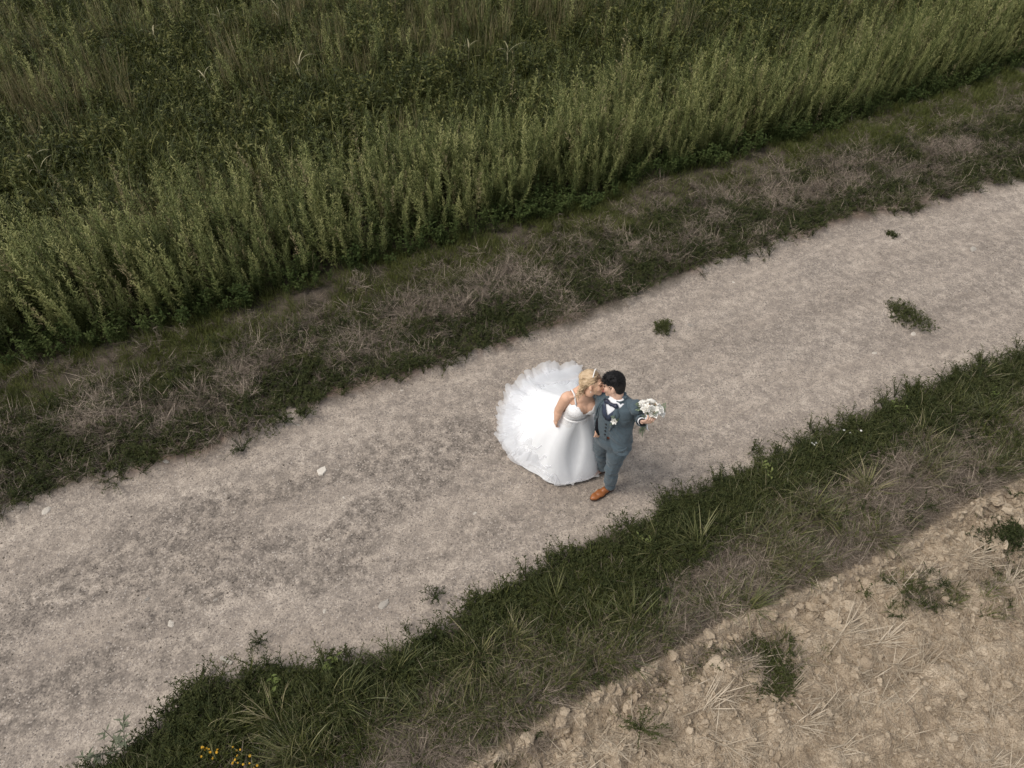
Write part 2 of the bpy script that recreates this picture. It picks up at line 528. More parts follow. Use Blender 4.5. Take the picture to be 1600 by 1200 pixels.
def tall_weed(h, dens=1.0, mat=None, low=True):
    g = G()
    bend = U(-.1, .1); b2 = U(-.1, .1)
    st = lambda t: Vector((bend * t * t * h, b2 * t * t * h, t * h))
    tube(g, [st(t) for t in (0, .25, .5, .75, 1)], [.006, .005, .004, .003, .0015], 4, 0.3)
    nb = int(26 * dens)
    for i in range(nb):
        t = .16 + .82 * (i + U(0, 1)) / nb
        az = U(0, 2 * math.pi)
        L = (.17 * (1 - t) ** 0.8 + .035) * U(.7, 1.3)
        out = U(.22, .70)
        d = Vector((math.cos(az) * out, math.sin(az) * out, 1)).normalized()
        b = st(t)
        nl = 5 if t < .75 else 4
        tn = U(.15, .85) * (0.5 + 0.5 * t) + .15 * t
        for k in range(nl):
            s = (k + .6) / nl
            q = b + d * L * s
            a2 = az + (1.1 if k % 2 else -1.1) + U(-.5, .5)
            ld = Vector((math.cos(a2) * .8, math.sin(a2) * .8, U(.2, .9)))
            leaf(g, q, ld, (0, 0, 1), (.034 + .034 * (1 - t)) * U(.7, 1.5), (.0105 + .012 * (1 - t)) * U(.8, 1.3), min(1, tn + U(-.15, .15)))
    if low:
        for i in range(16):
            t = U(.12, .45); az = U(0, 2 * math.pi)
            leaf(g, st(t), (math.cos(az), math.sin(az), U(-.1, .7)), (0, 0, 1), U(.06, .11), U(.02, .036), U(.1, .5))
    return g.mesh('tall_weed', mat or M_WEED)


def broad_weed(h, n=34, L=(.05, .10), W=.55, mat=None, spread=.55):
    g = G()
    for b in range(5):
        az = U(0, 6.28); out = U(.1, spread)
        pts = [Vector((math.cos(az) * out * h * t, math.sin(az) * out * h * t, h * t * U(.85, 1))) for t in (0, .35, .7, 1)]
        tube(g, pts, [.004, .0035, .003, .002], 3, .3)
        for k in range(n // 5):
            t = U(.2, 1); i = min(2, int(t * 3)); q = pts[i].lerp(pts[i + 1], t * 3 - i)
            a = U(0, 6.28); l = U(*L)
            leaf(g, q, (math.cos(a), math.sin(a), U(-.2, .6)), (0, 0, 1), l, l * W, U(0, 1))
    return g.mesh('broad_weed', mat or M_BROAD)


def blade_clump(n, L, w, lean, curve, rad, mat, nseg=4, tint=(0, 1), name='grass_clump', twist=0.6, lop=0.0):
    g = G()
    a0 = U(0, 6.28)
    for i in range(n):
        a = U(0, 6.28); r = rad * math.sqrt(random.random())
        az = a + U(-.9, .9) if random.random() > lop else a0 + random.gauss(0, .7)
        ribbon(g, (math.cos(a) * r, math.sin(a) * r, 0), az, U(*lean), U(*L), w * U(.6, 1.25), U(*curve), nseg, U(*tint), U(1, 1.8), U(-twist, twist))
    return g.mesh(name, mat)


def mat_sprig(r, h, n, mat=None, stems=7):
    g = G()
    for s in range(stems):
        az = U(0, 6.28); L = r * U(.5, 1.1); hh = h * U(.5, 1.2)
        pts = [Vector((math.cos(az) * L * t, math.sin(az) * L * t, hh * math.sin(t * 2.2))) for t in (0, .33, .66, 1)]
        tube(g, pts, [.003, .0025, .002, .001], 3, .4)
        for k in range(n // stems):
            t = U(.15, 1); i = min(2, int(t * 3)); q = pts[i].lerp(pts[i + 1], t * 3 - i)
            a = U(0, 6.28); l = U(.012, .030)
            leaf(g, q + Vector((0, 0, U(0, .02))), (math.cos(a), math.sin(a), U(-.1, 1)), (0, 0, 1), l, l * .34, U(0, 1))
    return g.mesh('mat_weed', mat or M_MAT)


def hay_tangle(r, h, n, mat=None, L=(.10, .28), w=.0045):
    g = G()
    for i in range(n):
        a = U(0, 6.28); q = r * math.sqrt(random.random())
        hz = h * (1 - (q / r) ** 2) * U(.2, 1)
        ribbon(g, (math.cos(a) * q, math.sin(a) * q, hz), U(0, 6.28), U(1.0, 1.85), U(*L), w * U(.6, 1.5), U(-.7, .9), 3, U(0, 1), 1, U(-.8, .8))
    return g.mesh('withered_grass', mat or M_HAY)


def stubble_tuft(n, L=(.12, .32)):
    g = G()
    a0 = U(-.3, .3)
    for i in range(n):
        az = a0 + random.gauss(0, .55) + (math.pi if random.random() < .2 else 0)
        ribbon(g, (U(-.07, .07), U(-.035, .035), 0), az, U(.85, 1.5), U(*L), .0075 * U(.6, 1.3), U(-.15, .35), 2, U(0, 1), 1, U(-.3, .3))
    return g.mesh('stubble_tuft', M_STRAW)


def stone_mesh(name, mat, rough=0.25, flat=0.7, sub=1):
    bm = bmesh.new()
    bmesh.ops.create_icosphere(bm, subdivisions=sub, radius=1)
    o = Vector((U(0, 50), U(0, 50), 0))
    s = Vector((U(.8, 1.2), U(.7, 1.1), flat * U(.8, 1.2)))
    for vt in bm.verts:
        k = 1 + rough * (float(fbm(vt.co.x * 1.9 + o.x, vt.co.y * 1.9 + o.y + vt.co.z * 2.6, 3)) - .5) * 2
        vt.co = Vector((vt.co.x * s.x, vt.co.y * s.y, vt.co.z * s.z)) * k
    me = bpy.data.meshes.new(name); bm.to_mesh(me); bm.free()
    me.materials.append(mat)
    return me


def mineral(name, cols, scale=6, bump=.5):
    m = NT(name)
    tc = m.n('TexCoord').outputs['Object']
    nz = m.noise(scale, 5, .65, tc)
    r = m.n('ObjectInfo').outputs['Random']
    c = m.ramp(m.math('ADD', m.math('MULTIPLY', r, .7), m.math('MULTIPLY', nz, .3)), [((i + .5) / len(cols), k) for i, k in enumerate(cols)])
    return m.done(m.principled(c, .9, m.bump(nz, bump, .05), .15))


M_CLOD = mineral('dry_clod', [(0.30, 0.235, 0.167), (0.39, 0.312, 0.225), (0.48, 0.392, 0.29)], 3)
M_PEBBLE = mineral('pebble', [(0.085, 0.072, 0.06), (0.16, 0.135, 0.111), (0.24, 0.205, 0.172), (0.36, 0.305, 0.253), (0.52, 0.46, 0.395)])
M_PALESTONE = mineral('pale_stone', [(0.44, 0.39, 0.33), (0.60, 0.55, 0.48)], 3)
M_GREYSTONE = mineral('grey_stone', [(0.27, 0.245, 0.215), (0.38, 0.345, 0.30)], 3)

TALL = [tall_weed(h) for h in (1.0, 1.12, 1.22, 1.32, 1.05, 1.4)]
TALLX = [tall_weed(1.25, .45, M_REED, False), tall_weed(1.1, .6, M_REED, False), tall_weed(1.45, .4, None, False), blade_clump(9, (.6, 1.0), .013, (.1, .6), (.3, 1.4), .06, M_TUFT, 5)]
LOWB = [broad_weed(h, 60, (.035, .075), .5) for h in (.32, .42, .5)]
MEAD = [blade_clump(15, (.30, .70), .021, (.02, .6), (.4, 1.9), .10, M_MEADOW, 5) for _ in range(5)]
MEADB = [broad_weed(h, 45, (.045, .09), .4, M_MEADOW, .35) for h in (.55, .7)]
REED = [blade_clump(16, (.65, 1.05), .012, (.0, .25), (.05, .7), .08, M_REED, 4, name='dry_reed') for _ in range(3)]
ROUGH = [blade_clump(20, (.10, .28), .0065, (.1, .9), (.3, 1.5), .08, M_TUFT, 4) for _ in range(4)]
SHORT = [blade_clump(22, (.06, .17), .006, (.1, .8), (.2, 1.3), .06, M_GRASS, 3) for _ in range(4)]
MATW = [mat_sprig(r, h, 96) for r, h in ((.13, .09), (.17, .12), (.11, .14), (.19, .08), (.15, .10))]
HAY = [hay_tangle(r, h, 50, None, (.09, .24), .0042) for r, h in ((.14, .06), (.18, .08), (.12, .11))]
def dead_twig(h, n):
    g = G()
    for i in range(n):
        az = U(0, 6.28); L = h * U(.6, 1.3); le = U(.3, 1.2)
        pts = [Vector((0, 0, 0))]
        d = Vector((math.cos(az) * math.sin(le), math.sin(az) * math.sin(le), math.cos(le)))
        for k in range(4):
            d = (d + Vector((U(-.35, .35), U(-.35, .35), U(-.35, .15)))).normalized(); pts.append(pts[-1] + d * L / 4)
        tn = U(0, 1)
        tube(g, pts, [.003, .0026, .0022, .0018, .001], 3, tn, False)
        for k in (2, 3, 4):
            for _ in range(3):
                e = Vector((U(-1, 1), U(-1, 1), U(-.2, .8))).normalized()
                tube(g, [pts[k], pts[k] + e * U(.03, .08)], [.002, .0008], 3, tn, False)
    return g.mesh('dead_brush', M_BRUSH)


BRUSH = [dead_twig(h, n) for h, n in ((.16, 7), (.2, 9), (.24, 8), (.14, 10))]
TUFT = [blade_clump(n, (.18, .46), .0095, (.1, .95), (.5, 1.6), .07, M_TUSS, 5, lop=.5) for n in (60, 76, 90, 68, 52)]
STUB = [stubble_tuft(n) for n in (9, 13, 17, 12)]
STICK = [hay_tangle(.05, .02, 3, M_STRAW, (.08, .22), .006) for _ in range(3)]
CLOD = [stone_mesh('clod', M_CLOD, .85, .55, 2) for _ in range(8)]
PEB = [stone_mesh('pebble', M_PEBBLE, .3, .6, 1) for _ in range(4)]

U0, U1 = -6.5, 15.0
E_ = lambda k, d=0.0: (lambda u: ev(k, u) + d)


def place(u, v, dz=0.0, m=2.0):
    x, y = xy_of(u, v)
    k = in_view(x, y, m)
    x, y = x[k], y[k]
    return np.stack([x, y, height(x, y) + dz], 1), u[k], v[k]


# ---- the overgrown field
def band_width(u):
    return 1.55 + 0.8 * (fbm(u * .45 + 2, u * 0 + 1, 3) - .5) * 2


u, v = field_pts(30000, U0 - 2, U1 + 8, E_('crop', 0.0), E_('crop', 3.2))
d = v - ev('crop', u)
bw = band_width(u)
keep = (rng.random(len(u)) < (0.10 + .56 * sstep(.3, .65, fbm(u * 2.3 + 4, v * 2.3, 3))) * sstep(bw + .45, bw - .6, d) + 0.02) & (d > 0.02 + .12 * fbm(u * 3, u * 0, 2))
pts, u, v = place(u[keep], v[keep])
d = v - ev('crop', u)
scl = rng.uniform(.75, 1.05, len(pts)) * (0.56 + 0.52 * fbm(u * 1.6, v * 1.6, 3)) * (0.72 + .35 * sstep(0, .35, d))
order = np.argsort(d + rng.normal(0, .05, len(d)))
ins = np.array([i for i in order if abs(pts[i][0]) < (pts[i][1] * math.sin(CAM_T) + CAM_H * math.cos(CAM_T)) * 800 / CAM_F][:300])
rest = np.ones(len(pts), bool); rest[ins] = False
lean = lambda n: np.stack([rng.normal(0, .14, n), rng.normal(0.03, .14, n), rng.uniform(0, 6.28, n)], 1)
nr_ = int(rest.sum())
scatter('tall_weeds', TALL + TALLX, pts[rest], lean(nr_), scl[rest] * rng.uniform(.8, 1.18, nr_), 'dense grey green stand of tall weeds behind the front row of the field edge', 'weeds', np.where(rng.random(nr_) < .84, rng.integers(0, 6, nr_), rng.integers(6, 10, nr_)))
for i in ins:
    o = link('tall_weed', random.choice(TALL), loc=pts[i])
    o.rotation_euler = (random.gauss(0, .14), random.gauss(0, .14), U(0, 6.28))
    o.scale = (scl[i],) * 3
    tag(o, 'tall grey green weed in the front row along the field edge', 'weed', 'tall weeds in the front row of the field edge')

u, v = field_pts(9000, U0 - 2, U1 + 8, E_('crop', -0.10), E_('crop', .7))
d = v - ev('crop', u)
k = rng.random(len(u)) < .30 * sstep(.7, .1, d) * (.3 + fbm(u * 2.5, v * 2.5, 3))
pts, u, v = place(u[k], v[k])
scatter('leafy_undergrowth', LOWB, pts, rots(len(pts), .2), rng.uniform(.35, .95, len(pts)), 'dark broad leaved undergrowth at the foot of the tall weeds', 'undergrowth')

u, v = field_pts(42000, U0 - 6, U1 + 14, E_('crop', 0.7), E_('crop', 13.0))
d = v - ev('crop', u)
keep = rng.random(len(u)) < sstep(band_width(u) - .9, band_width(u) + .2, d) * (0.65 + .35 * fbm(u * .8, v * 1.4, 3))
pts, u, v = place(u[keep], v[keep], m=2.5)
d = v - ev('crop', u)
sc_ = rng.uniform(.7, 1.15, len(pts)) * (0.62 + 0.75 * fbm(u * .55 + 5, v * .9, 3))
scatter('meadow_grass', MEAD + MEADB, pts, rots(len(pts), .15), sc_, 'dark green grass filling the field behind the tall weeds', 'grass',
        np.where(rng.random(len(pts)) < .75, rng.integers(0, 5, len(pts)), rng.integers(5, 7, len(pts))))
u, v = field_pts(16000, U0 - 6, U1 + 14, E_('crop', 1.6), E_('crop', 13.0))
d = v - ev('crop', u)
far_ = sstep(4.2, 6.5, d + 1.2 * (fbm(u * .5, v * .5, 3) - .5))
keep = rng.random(len(u)) < .36 * far_ * sstep(.35, .6, fbm(u * .7 + 50, v * .8 + 3, 3)) + .42 * sstep(.60, .68, fbm(u * .42 + 11, v * .9 + 20, 3))
pts, u, v = place(u[keep], v[keep], m=2.5)
scatter('dry_reeds', REED + TALL[:2], pts, rots(len(pts), .1), rng.uniform(.7, 1.05, len(pts)), 'thin half dry stalks standing in patches of the far field', 'stalks')

# ---- upper verge
def heapness(u, v):
    m = .5 * (ev('up', u) + ev('crop', u))
    return sstep(.42, .58, fbm(u * 1.05 + 21, v * 1.6 + 4, 3)) * np.exp(-((v - m + .22) / .42) ** 2)


u, v = field_pts(26000, U0, U1, E_('up', -0.06), E_('crop', 0.1))
e1, e0 = ev('up', u), ev('crop', u)
t = (v - e1) / (e0 - e1)
hp = heapness(u, v)
keep = rng.random(len(u)) < sstep(.25, .65, t + .5 * (fbm(u * 1.2, v * 1.2 + 30, 3) - .5)) * (1 - .8 * hp) * (0.25 + 1.1 * sstep(.35, .6, fbm(u * 1.6 + 8, v * 1.6, 3)))
pts, u, v = place(u[keep], v[keep])
scatter('verge_grass', SHORT, pts, rots(len(pts), .25), rng.uniform(.6, 1.15, len(pts)), 'short green grass on the verge below the tall weeds', 'grass')

u, v = field_pts(22000, U0, U1, E_('up', -0.30), E_('crop', 0.0))
e1, e0 = ev('up', u), ev('crop', u)
t = (v - e1 + rag(u, v, .2)) / (e0 - e1)
keep = rng.random(len(u)) < sstep(-.05, .06, t) * sstep(.75, .38, t) * (1 - .7 * heapness(u, v)) * .8
pts, u, v = place(u[keep], v[keep])
scatter('creeping_weeds', MATW, pts, rots(len(pts), .15), rng.uniform(.6, 1.25, len(pts)), 'low dark creeping weeds along the far side of the track', 'weeds')

u, v = field_pts(15000, U0, U1, E_('up', 0.0), E_('crop', 0.05))
tt = (v - ev('up', u)) / (ev('crop', u) - ev('up', u))
keep = rng.random(len(u)) < (.07 + .9 * heapness(u, v) + .45 * sstep(.5, .66, fbm(u * 2 + 60, v * 2.5, 3)) * sstep(.7, .45, tt)) * sstep(1.0, .7, tt)
pts, u, v = place(u[keep], v[keep])
scatter('withered_grass', HAY, pts, rots(len(pts), .3), rng.uniform(.6, 1.25, len(pts)), 'withered brownish grey grass lying over the far verge', 'dry grass')

u, v = field_pts(14000, U0, U1, E_('up', 0.02), E_('crop', -.25))
keep = rng.random(len(u)) < .34 * heapness(u, v) * sstep(.3, .6, fbm(u * 3 + 5, v * 3, 3)) + .05
pts, u, v = place(u[keep], v[keep])
scatter('dead_brush', BRUSH, pts, rots(len(pts), .3), rng.uniform(.6, 1.3, len(pts)), 'raised tangle of dead greyish brown brush along the far side of the track', 'dead brush')

# ---- lower verge
u, v = field_pts(30000, U0, U1, E_('stub', 0.14), E_('low', 0.30))
e4, e2 = ev('stub', u), ev('low', u)
t = (e2 - v + rag(u, v, .13, 1.6) + rag(u + 9, v + 5, .15, 5.0)) / np.maximum(e2 - e4, .3)
keep = rng.random(len(u)) < (.25 * sstep(-.12, .02, t) + .75 * sstep(.0, .10, t)) * (0.10 + .90 * sstep(.56, .28, t + .6 * (fbm(u * 1.3 + 4, v * 1.3, 3) - .5))) * .95 * (1 - .85 * sstep(.50, .62, fbm(u * 1.15 + 70, v * 1.5, 3)) * sstep(.22, .4, t))
pts, u, v = place(u[keep], v[keep])
scatter('creeping_weeds', MATW, pts, rots(len(pts), .15), rng.uniform(.65, 1.3, len(pts)), 'dense dark creeping weeds along the near side of the track', 'weeds')
u, v = field_pts(15000, U0, U1, E_('stub', 0.13), E_('low', -0.1))
e4, e2 = ev('stub', u), ev('low', u)
t = (e2 - v) / np.maximum(e2 - e4, .3)
bare = sstep(.50, .62, fbm(u * 1.15 + 70, v * 1.5, 3)) * sstep(.22, .4, t)
dry = np.maximum(sstep(.48, .82, t + .6 * (fbm(u * 1.4 + 70, v * 1.4, 3) - .5)), bare)
keep = rng.random(len(u)) < .75 * dry + .08
pts, u, v = place(u[keep], v[keep])
scatter('withered_grass', HAY, pts, rots(len(pts), .3), rng.uniform(.5, 1.05, len(pts)), 'withered brownish grey grass beside the stubble field', 'dry grass')
u, v = field_pts(12000, U0, U1, E_('stub', 0.13), E_('low', -0.05))
e4, e2 = ev('stub', u), ev('low', u)
t = (e2 - v) / np.maximum(e2 - e4, .3)
keep = rng.random(len(u)) < (.08 + .5 * sstep(.45, .62, fbm(u * 1.1 + 33, v * 1.5 + 6, 3)) * sstep(.1, .3, t)) * (1 - .8 * sstep(.50, .62, fbm(u * 1.15 + 70, v * 1.5, 3)))
pts, u, v = place(u[keep], v[keep])
scatter('verge_grass', SHORT, pts, rots(len(pts), .3), rng.uniform(.8, 1.7, len(pts)), 'rough green grass among the tussocks of the near verge', 'grass')

u, v = field_pts(7500, U0, U1, E_('stub', 0.15), E_('low', 0.0))
e4, e2 = ev('stub', u), ev('low', u)
t = (e2 - v) / np.maximum(e2 - e4, .3)
keep = rng.random(len(u)) < (.08 + .85 * sstep(.40, .62, fbm(u * 1.5 + 83, v * 1.8 + 16, 3))) * sstep(.0, .25, t) * sstep(1.05, .8, t)
pts, u, v = place(u[keep], v[keep])
scatter('rough_grass', ROUGH, pts, rots(len(pts), .25), rng.uniform(.7, 1.35, len(pts)), 'uneven long bladed grass growing through the near verge', 'grass')

# ---- stubble field
u, v = field_pts(10000, U0, U1, lambda u: u * 0 - 3.2, E_('stub', -0.03))
row = .5 + .5 * np.sin(v * 2 * math.pi / .34 * .5 + 1.5 * fbm(u * .6, v * .6, 2))
keep = rng.random(len(u)) < (.05 + .85 * sstep(.44, .62, fbm(u * .8 + 5, v * 2.6 + 3, 3))) * (.28 + .72 * sstep(.1, .8, np.sin(v * 2 * math.pi / .62 + 2.2 * fbm(u * .5 + 3, v * .3, 2))))
pts, u, v = place(u[keep], v[keep])
r_ = rots(len(pts), .15); r_[:, 2] = ANG + rng.normal(0, .45, len(pts)) + np.where(rng.random(len(pts)) < .3, math.pi, 0)
scatter('stubble_straw', STUB, pts, r_, rng.uniform(.45, 1.0, len(pts)), 'short cut straw stubble strewn over the pale earth', 'stubble')
u, v = field_pts(17000, U0, U1, lambda u: u * 0 - 3.2, E_('stub', 0.2))
pts, u, v = place(u, v, .004)
r_ = rots(len(pts), .1); r_[:, 2] = ANG + rng.normal(0, .7, len(pts))
scatter('loose_straw', STICK, pts, r_, rng.uniform(.5, 1.1, len(pts)), 'loose bits of straw lying between the clods', 'straw')
u, v = field_pts(60000, U0, U1, lambda u: u * 0 - 3.2, E_('stub', 0.02))
pts, u, v = place(u, v, .0)
near_edge = np.exp(-(ev('stub', u) - v) / .5)
sz = np.minimum(.006 + rng.gamma(1.5, .0085, len(pts)) * (0.65 + .7 * near_edge), .048)
big = np.argsort(-sz)[:90]
rest = np.ones(len(pts), bool); rest[big] = False
scatter('earth_crumbs', CLOD, pts[rest], rots(int(rest.sum()), 1.5), sz[rest], 'countless dry crumbs of earth over the stubble field', 'earth crumbs')
for i in big:
    if pts[i][1] < 1.2: continue
    o = link('clod', random.choice(CLOD), loc=pts[i]); o.rotation_euler = (U(-.4, .4), U(-.4, .4), U(0, 6)); o.scale = (sz[i],) * 3
    tag(o, 'larger dry clod of pale earth lying in the stubble field', 'clod', 'larger clods of earth in the stubble field')

u, v = field_pts(9000, U0, U1, E_('stub', -.95), E_('stub', -.04))
d = ev('stub', u) - v
keep = rng.random(len(u)) < .75 * sstep(.53, .64, fbm(u * 1.3 + 14, d * 2.6 + 44, 3)) * sstep(1.0, .5, d)
pts, u, v = place(u[keep], v[keep])
scatter('stubble_weeds', SHORT + MATW[:2] + HAY[:2], pts, rots(len(pts), .3), rng.uniform(.45, 1.0, len(pts)), 'dark straggling grass and weeds along the ledge of the stubble field', 'weeds')

# ---- chippings on the track
u, v = field_pts(46000, U0, U1, E_('low', -.05), E_('up', .05))
keep = rng.random(len(u)) < (.07 + .93 * gravelness(u, v)) * sstep(.25, .6, fbm(u * 3, v * 3, 3))
pts, u, v = place(u[keep], v[keep], m=.6)
sz = np.minimum(.003 + rng.gamma(1.3, .0022, len(pts)), .020)
gr = gravelness(u, v)
scatter('chippings', PEB, pts, rots(len(pts), .6), sz, 'loose chippings and grit strewn over the dirt track', 'gravel')
# ------------------------------------------------------------------ things one can point at
def one(name, me, px, label, cat, group=None, s=1.0, rz=None, dz=0.0, top=None):
    p = G3(*px) if top is None else (lambda q: Vector((q.x, q.y, H(q.x, q.y))))(P(px[0], px[1], top))
    o = link(name, me, loc=(p.x, p.y, p.z + dz))
    o.rotation_euler = (random.gauss(0, .06), random.gauss(0, .06), U(0, 6.28) if rz is None else rz)
    o.scale = (s, s, s) if not hasattr(s, '__len__') else s
    return tag(o, label, cat, group)


for px, s, lb in (
        ((1085, 862), 1.25, 'broad green grass tussock on the verge below and right of the groom, largest there'),
        ((1030, 870), .95, 'green tussock just left of the largest tussock below the groom'),
        ((985, 975), 1.25, 'spiky green tussock beside the pale earth lump of the near verge'),
        ((865, 950), 1.0, 'green tussock left of the spiky one, straight below the bridal skirt'),
        ((1268, 800), 1.2, 'yellowish tussock at the middle of the right verge, above the straw field edge'),
        ((1172, 948), .85, 'small pale half withered tussock close to the ledge of the stubble field'),
        ((1352, 770), 1.0, 'green tussock right of the yellowish tussock on the near verge'),
        ((1440, 690), 1.0, 'dark green tussock in the right verge below the big weed on the track'),
        ((1540, 660), 1.1, 'long bladed tussock at the right border of the picture'),
        ((1372, 845), .9, 'low tussock by the stubble field below the right verge'),
        ((1195, 880), .8, 'thin tussock between the largest and the yellowish one'),
        ((535, 1100), 1.2, 'big bright tussock at lower left, above the yellow flowers'),
        ((432, 1130), 1.05, 'green tussock just right of and above the yellow flowers'),
        ((745, 1030), 1.1, 'tussock with pale tips below the gap in the creeping weeds'),
        ((622, 1055), 1.0, 'green tussock between the bright one and the pale tipped one'),
        ((335, 1150), .85, 'small tussock above the leftmost yellow flower'),
        ((465, 1185), 1.0, 'tussock at the bottom border right of the yellow flowers'),
        ((665, 1125), .9, 'loose tussock near the bottom, right of the big bright one'),
        ((800, 1000), .8, 'narrow dark tussock in the middle of the near verge')):
    one('grass_tussock', random.choice(TUFT), px, lb, 'grass tussock', 'grass tussocks of the near verge', s)

def weed_patch(rx, ry, h, n):
    g = G()
    for i in range(n):
        a = U(0, 6.28); q = math.sqrt(random.random()) * U(.6, 1.45) * (.55 + .9 * float(fbm(math.cos(a) * 1.6 + n, math.sin(a) * 1.6 + 7, 3)))
        x, y = rx * q * math.cos(a), ry * q * math.sin(a)
        d = Vector((U(-.5, .5), U(-.5, .5), 1)).normalized(); L = h * U(.5, 1.2) * max(.3, 1.1 - .5 * q)
        tube(g, [(x, y, 0), Vector((x, y, 0)) + d * L], [.002, .001], 3, .4, False)
        for k in range(7):
            b = U(0, 6.28); l = U(.015, .034)
            leaf(g, Vector((x, y, 0)) + d * L * U(.2, 1), (math.cos(b), math.sin(b), U(-.1, .9)), (0, 0, 1), l, l * .32, U(0, 1))
    return g.mesh('weed_patch', M_MAT)


WEED_A = mat_sprig(.26, .12, 420, None, 18); WEED_B = mat_sprig(.15, .08, 220, None, 12); WEED_C = mat_sprig(.30, .18, 1100, None, 34)
one('weed', weed_patch(.17, .30, .11, 420), (1412, 492), 'big dark feathery weed growing alone on the right of the track', 'weed', 'weeds on the track', 1.0, .45)
one('weed', weed_patch(.11, .08, .10, 110), (1036, 514), 'small dark weed on the track above and right of the bouquet', 'weed', 'weeds on the track', 1.15)
one('weed', weed_patch(.10, .06, .06, 80), (1393, 367), 'small flat weed near the far edge of the track at right', 'weed', 'weeds on the track', .9)
one('weed', WEED_A, (380, 705), 'dark straggling weed creeping out from the far verge at left', 'weed', 'weeds on the track', .9)
one('weed', WEED_B, (680, 935), 'lone sprig standing at the near edge of the track', 'weed', 'weeds on the track', 1.0)
one('weed', WEED_B, (405, 1005), 'tiny sprig at the track edge above the short wooden stick', 'weed', 'weeds on the track', .9)
one('weed', weed_patch(.22, .16, .12, 330), (1212, 1050), 'dark green weed patch in the stubble field beside the ledge', 'weed', 'weeds in the stubble field', 1.05)
one('weed', weed_patch(.26, .15, .12, 330), (1570, 840), 'dark green weed at the right border of the stubble field', 'weed', 'weeds in the stubble field', 1.0)
one('weed', WEED_A, (1000, 1140), 'sparse dark weed among straw at the lower end of the ledge', 'weed', 'weeds in the stubble field', 1.0)

SPRIG = [broad_weed(.22, 30, (.03, .06), .4, foliage('light_leaf', [(0.13, 0.165, 0.045), (0.20, 0.225, 0.075)], .3), .6) for _ in range(2)]
for px, lb in (((435, 1085), 'light green leafy plant left of the big bright tussock'), ((522, 1040), 'light green leafy plant above the big bright tussock'),
               ((1197, 752), 'light green leafy plant on the dark weeds right of the brown shoes'), ((1002, 852), 'light green leafy plant just below the brown shoes'),
               ((1545, 624), 'light green leafy plant by the right border above the long bladed tussock'), ((1392, 648), 'light green leafy plant below the big weed of the track')):
    one('leafy_plant', random.choice(SPRIG), px, lb, 'plant', 'light green leafy plants', U(.8, 1.1))
one('feathery_plant', broad_weed(.38, 70, (.05, .09), .22, M_PALE, .6), (195, 1172), 'pale silvery feathery plant at the lower left corner', 'plant', s=1.0)

HEAP = [hay_tangle(.44, .17, 1150, M_HEAP, (.12, .30), .0038), hay_tangle(.36, .20, 850, M_HEAP, (.12, .28), .0038), hay_tangle(.28, .13, 520, M_HEAP, (.10, .26), .0036)]
for px, k, s, lb in (((560, 540), 0, 1.0, 'beige heap of withered grass on the far verge left of the wedding dress'), ((372, 585), 0, .95, 'wide withered heap at the left of the far verge, near the straggling weed'),
                     ((690, 487), 0, .9, 'long withered heap above the wedding dress'), ((760, 468), 2, 1.0, 'low withered heap right beside the long one'),
                     ((830, 448), 1, 1.0, 'tall pinkish withered heap above the head of the bride'), ((1120, 348), 1, .95, 'grey withered heap at the middle right of the far verge'),
                     ((1180, 372), 2, 1.0, 'dark withered clump at the track edge right of the grey heap'), ((1262, 322), 2, 1.1, 'withered clump above the small flat weed'),
                     ((1400, 285), 0, .9, 'wide withered heap at the right of the far verge'), ((1495, 240), 0, .9, 'withered heap nearest the right border'),
                     ((150, 655), 0, .9, 'withered heap nearest the left border'), ((985, 395), 2, 1.1, 'small withered clump in the middle of the far verge')):
    one('withered_heap', HEAP[k], px, lb, 'dry grass', 'heaps of withered grass on the far verge', s)


def flower_plant(h, n, mat):
    root_g = G(); heads = []
    for i in range(n):
        q = Vector((U(-.06, .06), U(-.06, .06), h * U(.7, 1.1)))
        tube(root_g, [(0, 0, 0), q * .5 + Vector((U(-.02, .02), 0, 0)), q], [.003, .002, .002], 4, .4)
        heads.append(q)
    for i in range(14):
        a = U(0, 6.28); leaf(root_g, (0, 0, U(.02, h * .6)), (math.cos(a), math.sin(a), .5), (0, 0, 1), U(.04, .07), .014, U(0, 1))
    hg = G()
    for i in range(9):
        a = i * 2 * math.pi / 9; leaf(hg, (0, 0, 0), (math.cos(a), math.sin(a), .25), (0, 0, 1), .016, .010, .5, .1)
    for i in range(5):
        a = i * 2 * math.pi / 5; leaf(hg, (0, 0, .004), (math.cos(a), math.sin(a), .8), (0, 0, 1), .010, .008, .5, .1)
    return root_g.mesh('stem', M_GRASS), heads, hg.mesh('flower', mat)


for px, n, lb in (((326, 1187), 7, 'yellow flowering plant, leftmost at the bottom border'), ((347, 1190), 5, 'yellow flowering plant between two others at the bottom border'),
                  ((379, 1190), 8, 'yellow flowering plant with the most blossoms at the bottom border'), ((402, 1198), 4, 'yellow flowering plant, rightmost at the bottom border')):
    st, heads, hm = flower_plant(.16, n, M_YELLOW)
    p = G3(*px)
    r = tag(empty('yellow_flower', p), lb, 'flower', 'yellow flowers at the bottom border')
    link('stem', st, r)
    for q in heads:
        o = link('blossom', hm, r); o.location = q; o.scale = (U(.55, .9),) * 3; o.rotation_euler = (U(-.5, .5), U(-.5, .5), U(0, 6))
for px, n, lb in (((1263, 702), 3, 'white blossom in the dark weeds right of the groom'), ((1322, 691), 2, 'tiny white blossom below the big weed of the track'), ((1338, 693), 1, 'tiniest white blossom right of the other one')):
    st, heads, hm = flower_plant(.15, n, M_WHITEPETAL)
    r = tag(empty('white_flower', G3(*px)), lb, 'flower', 'white blossoms on the near verge')
    link('stem', st, r)
    for q in heads: o = link('blossom', hm, r); o.location = q; o.scale = (.9,) * 3

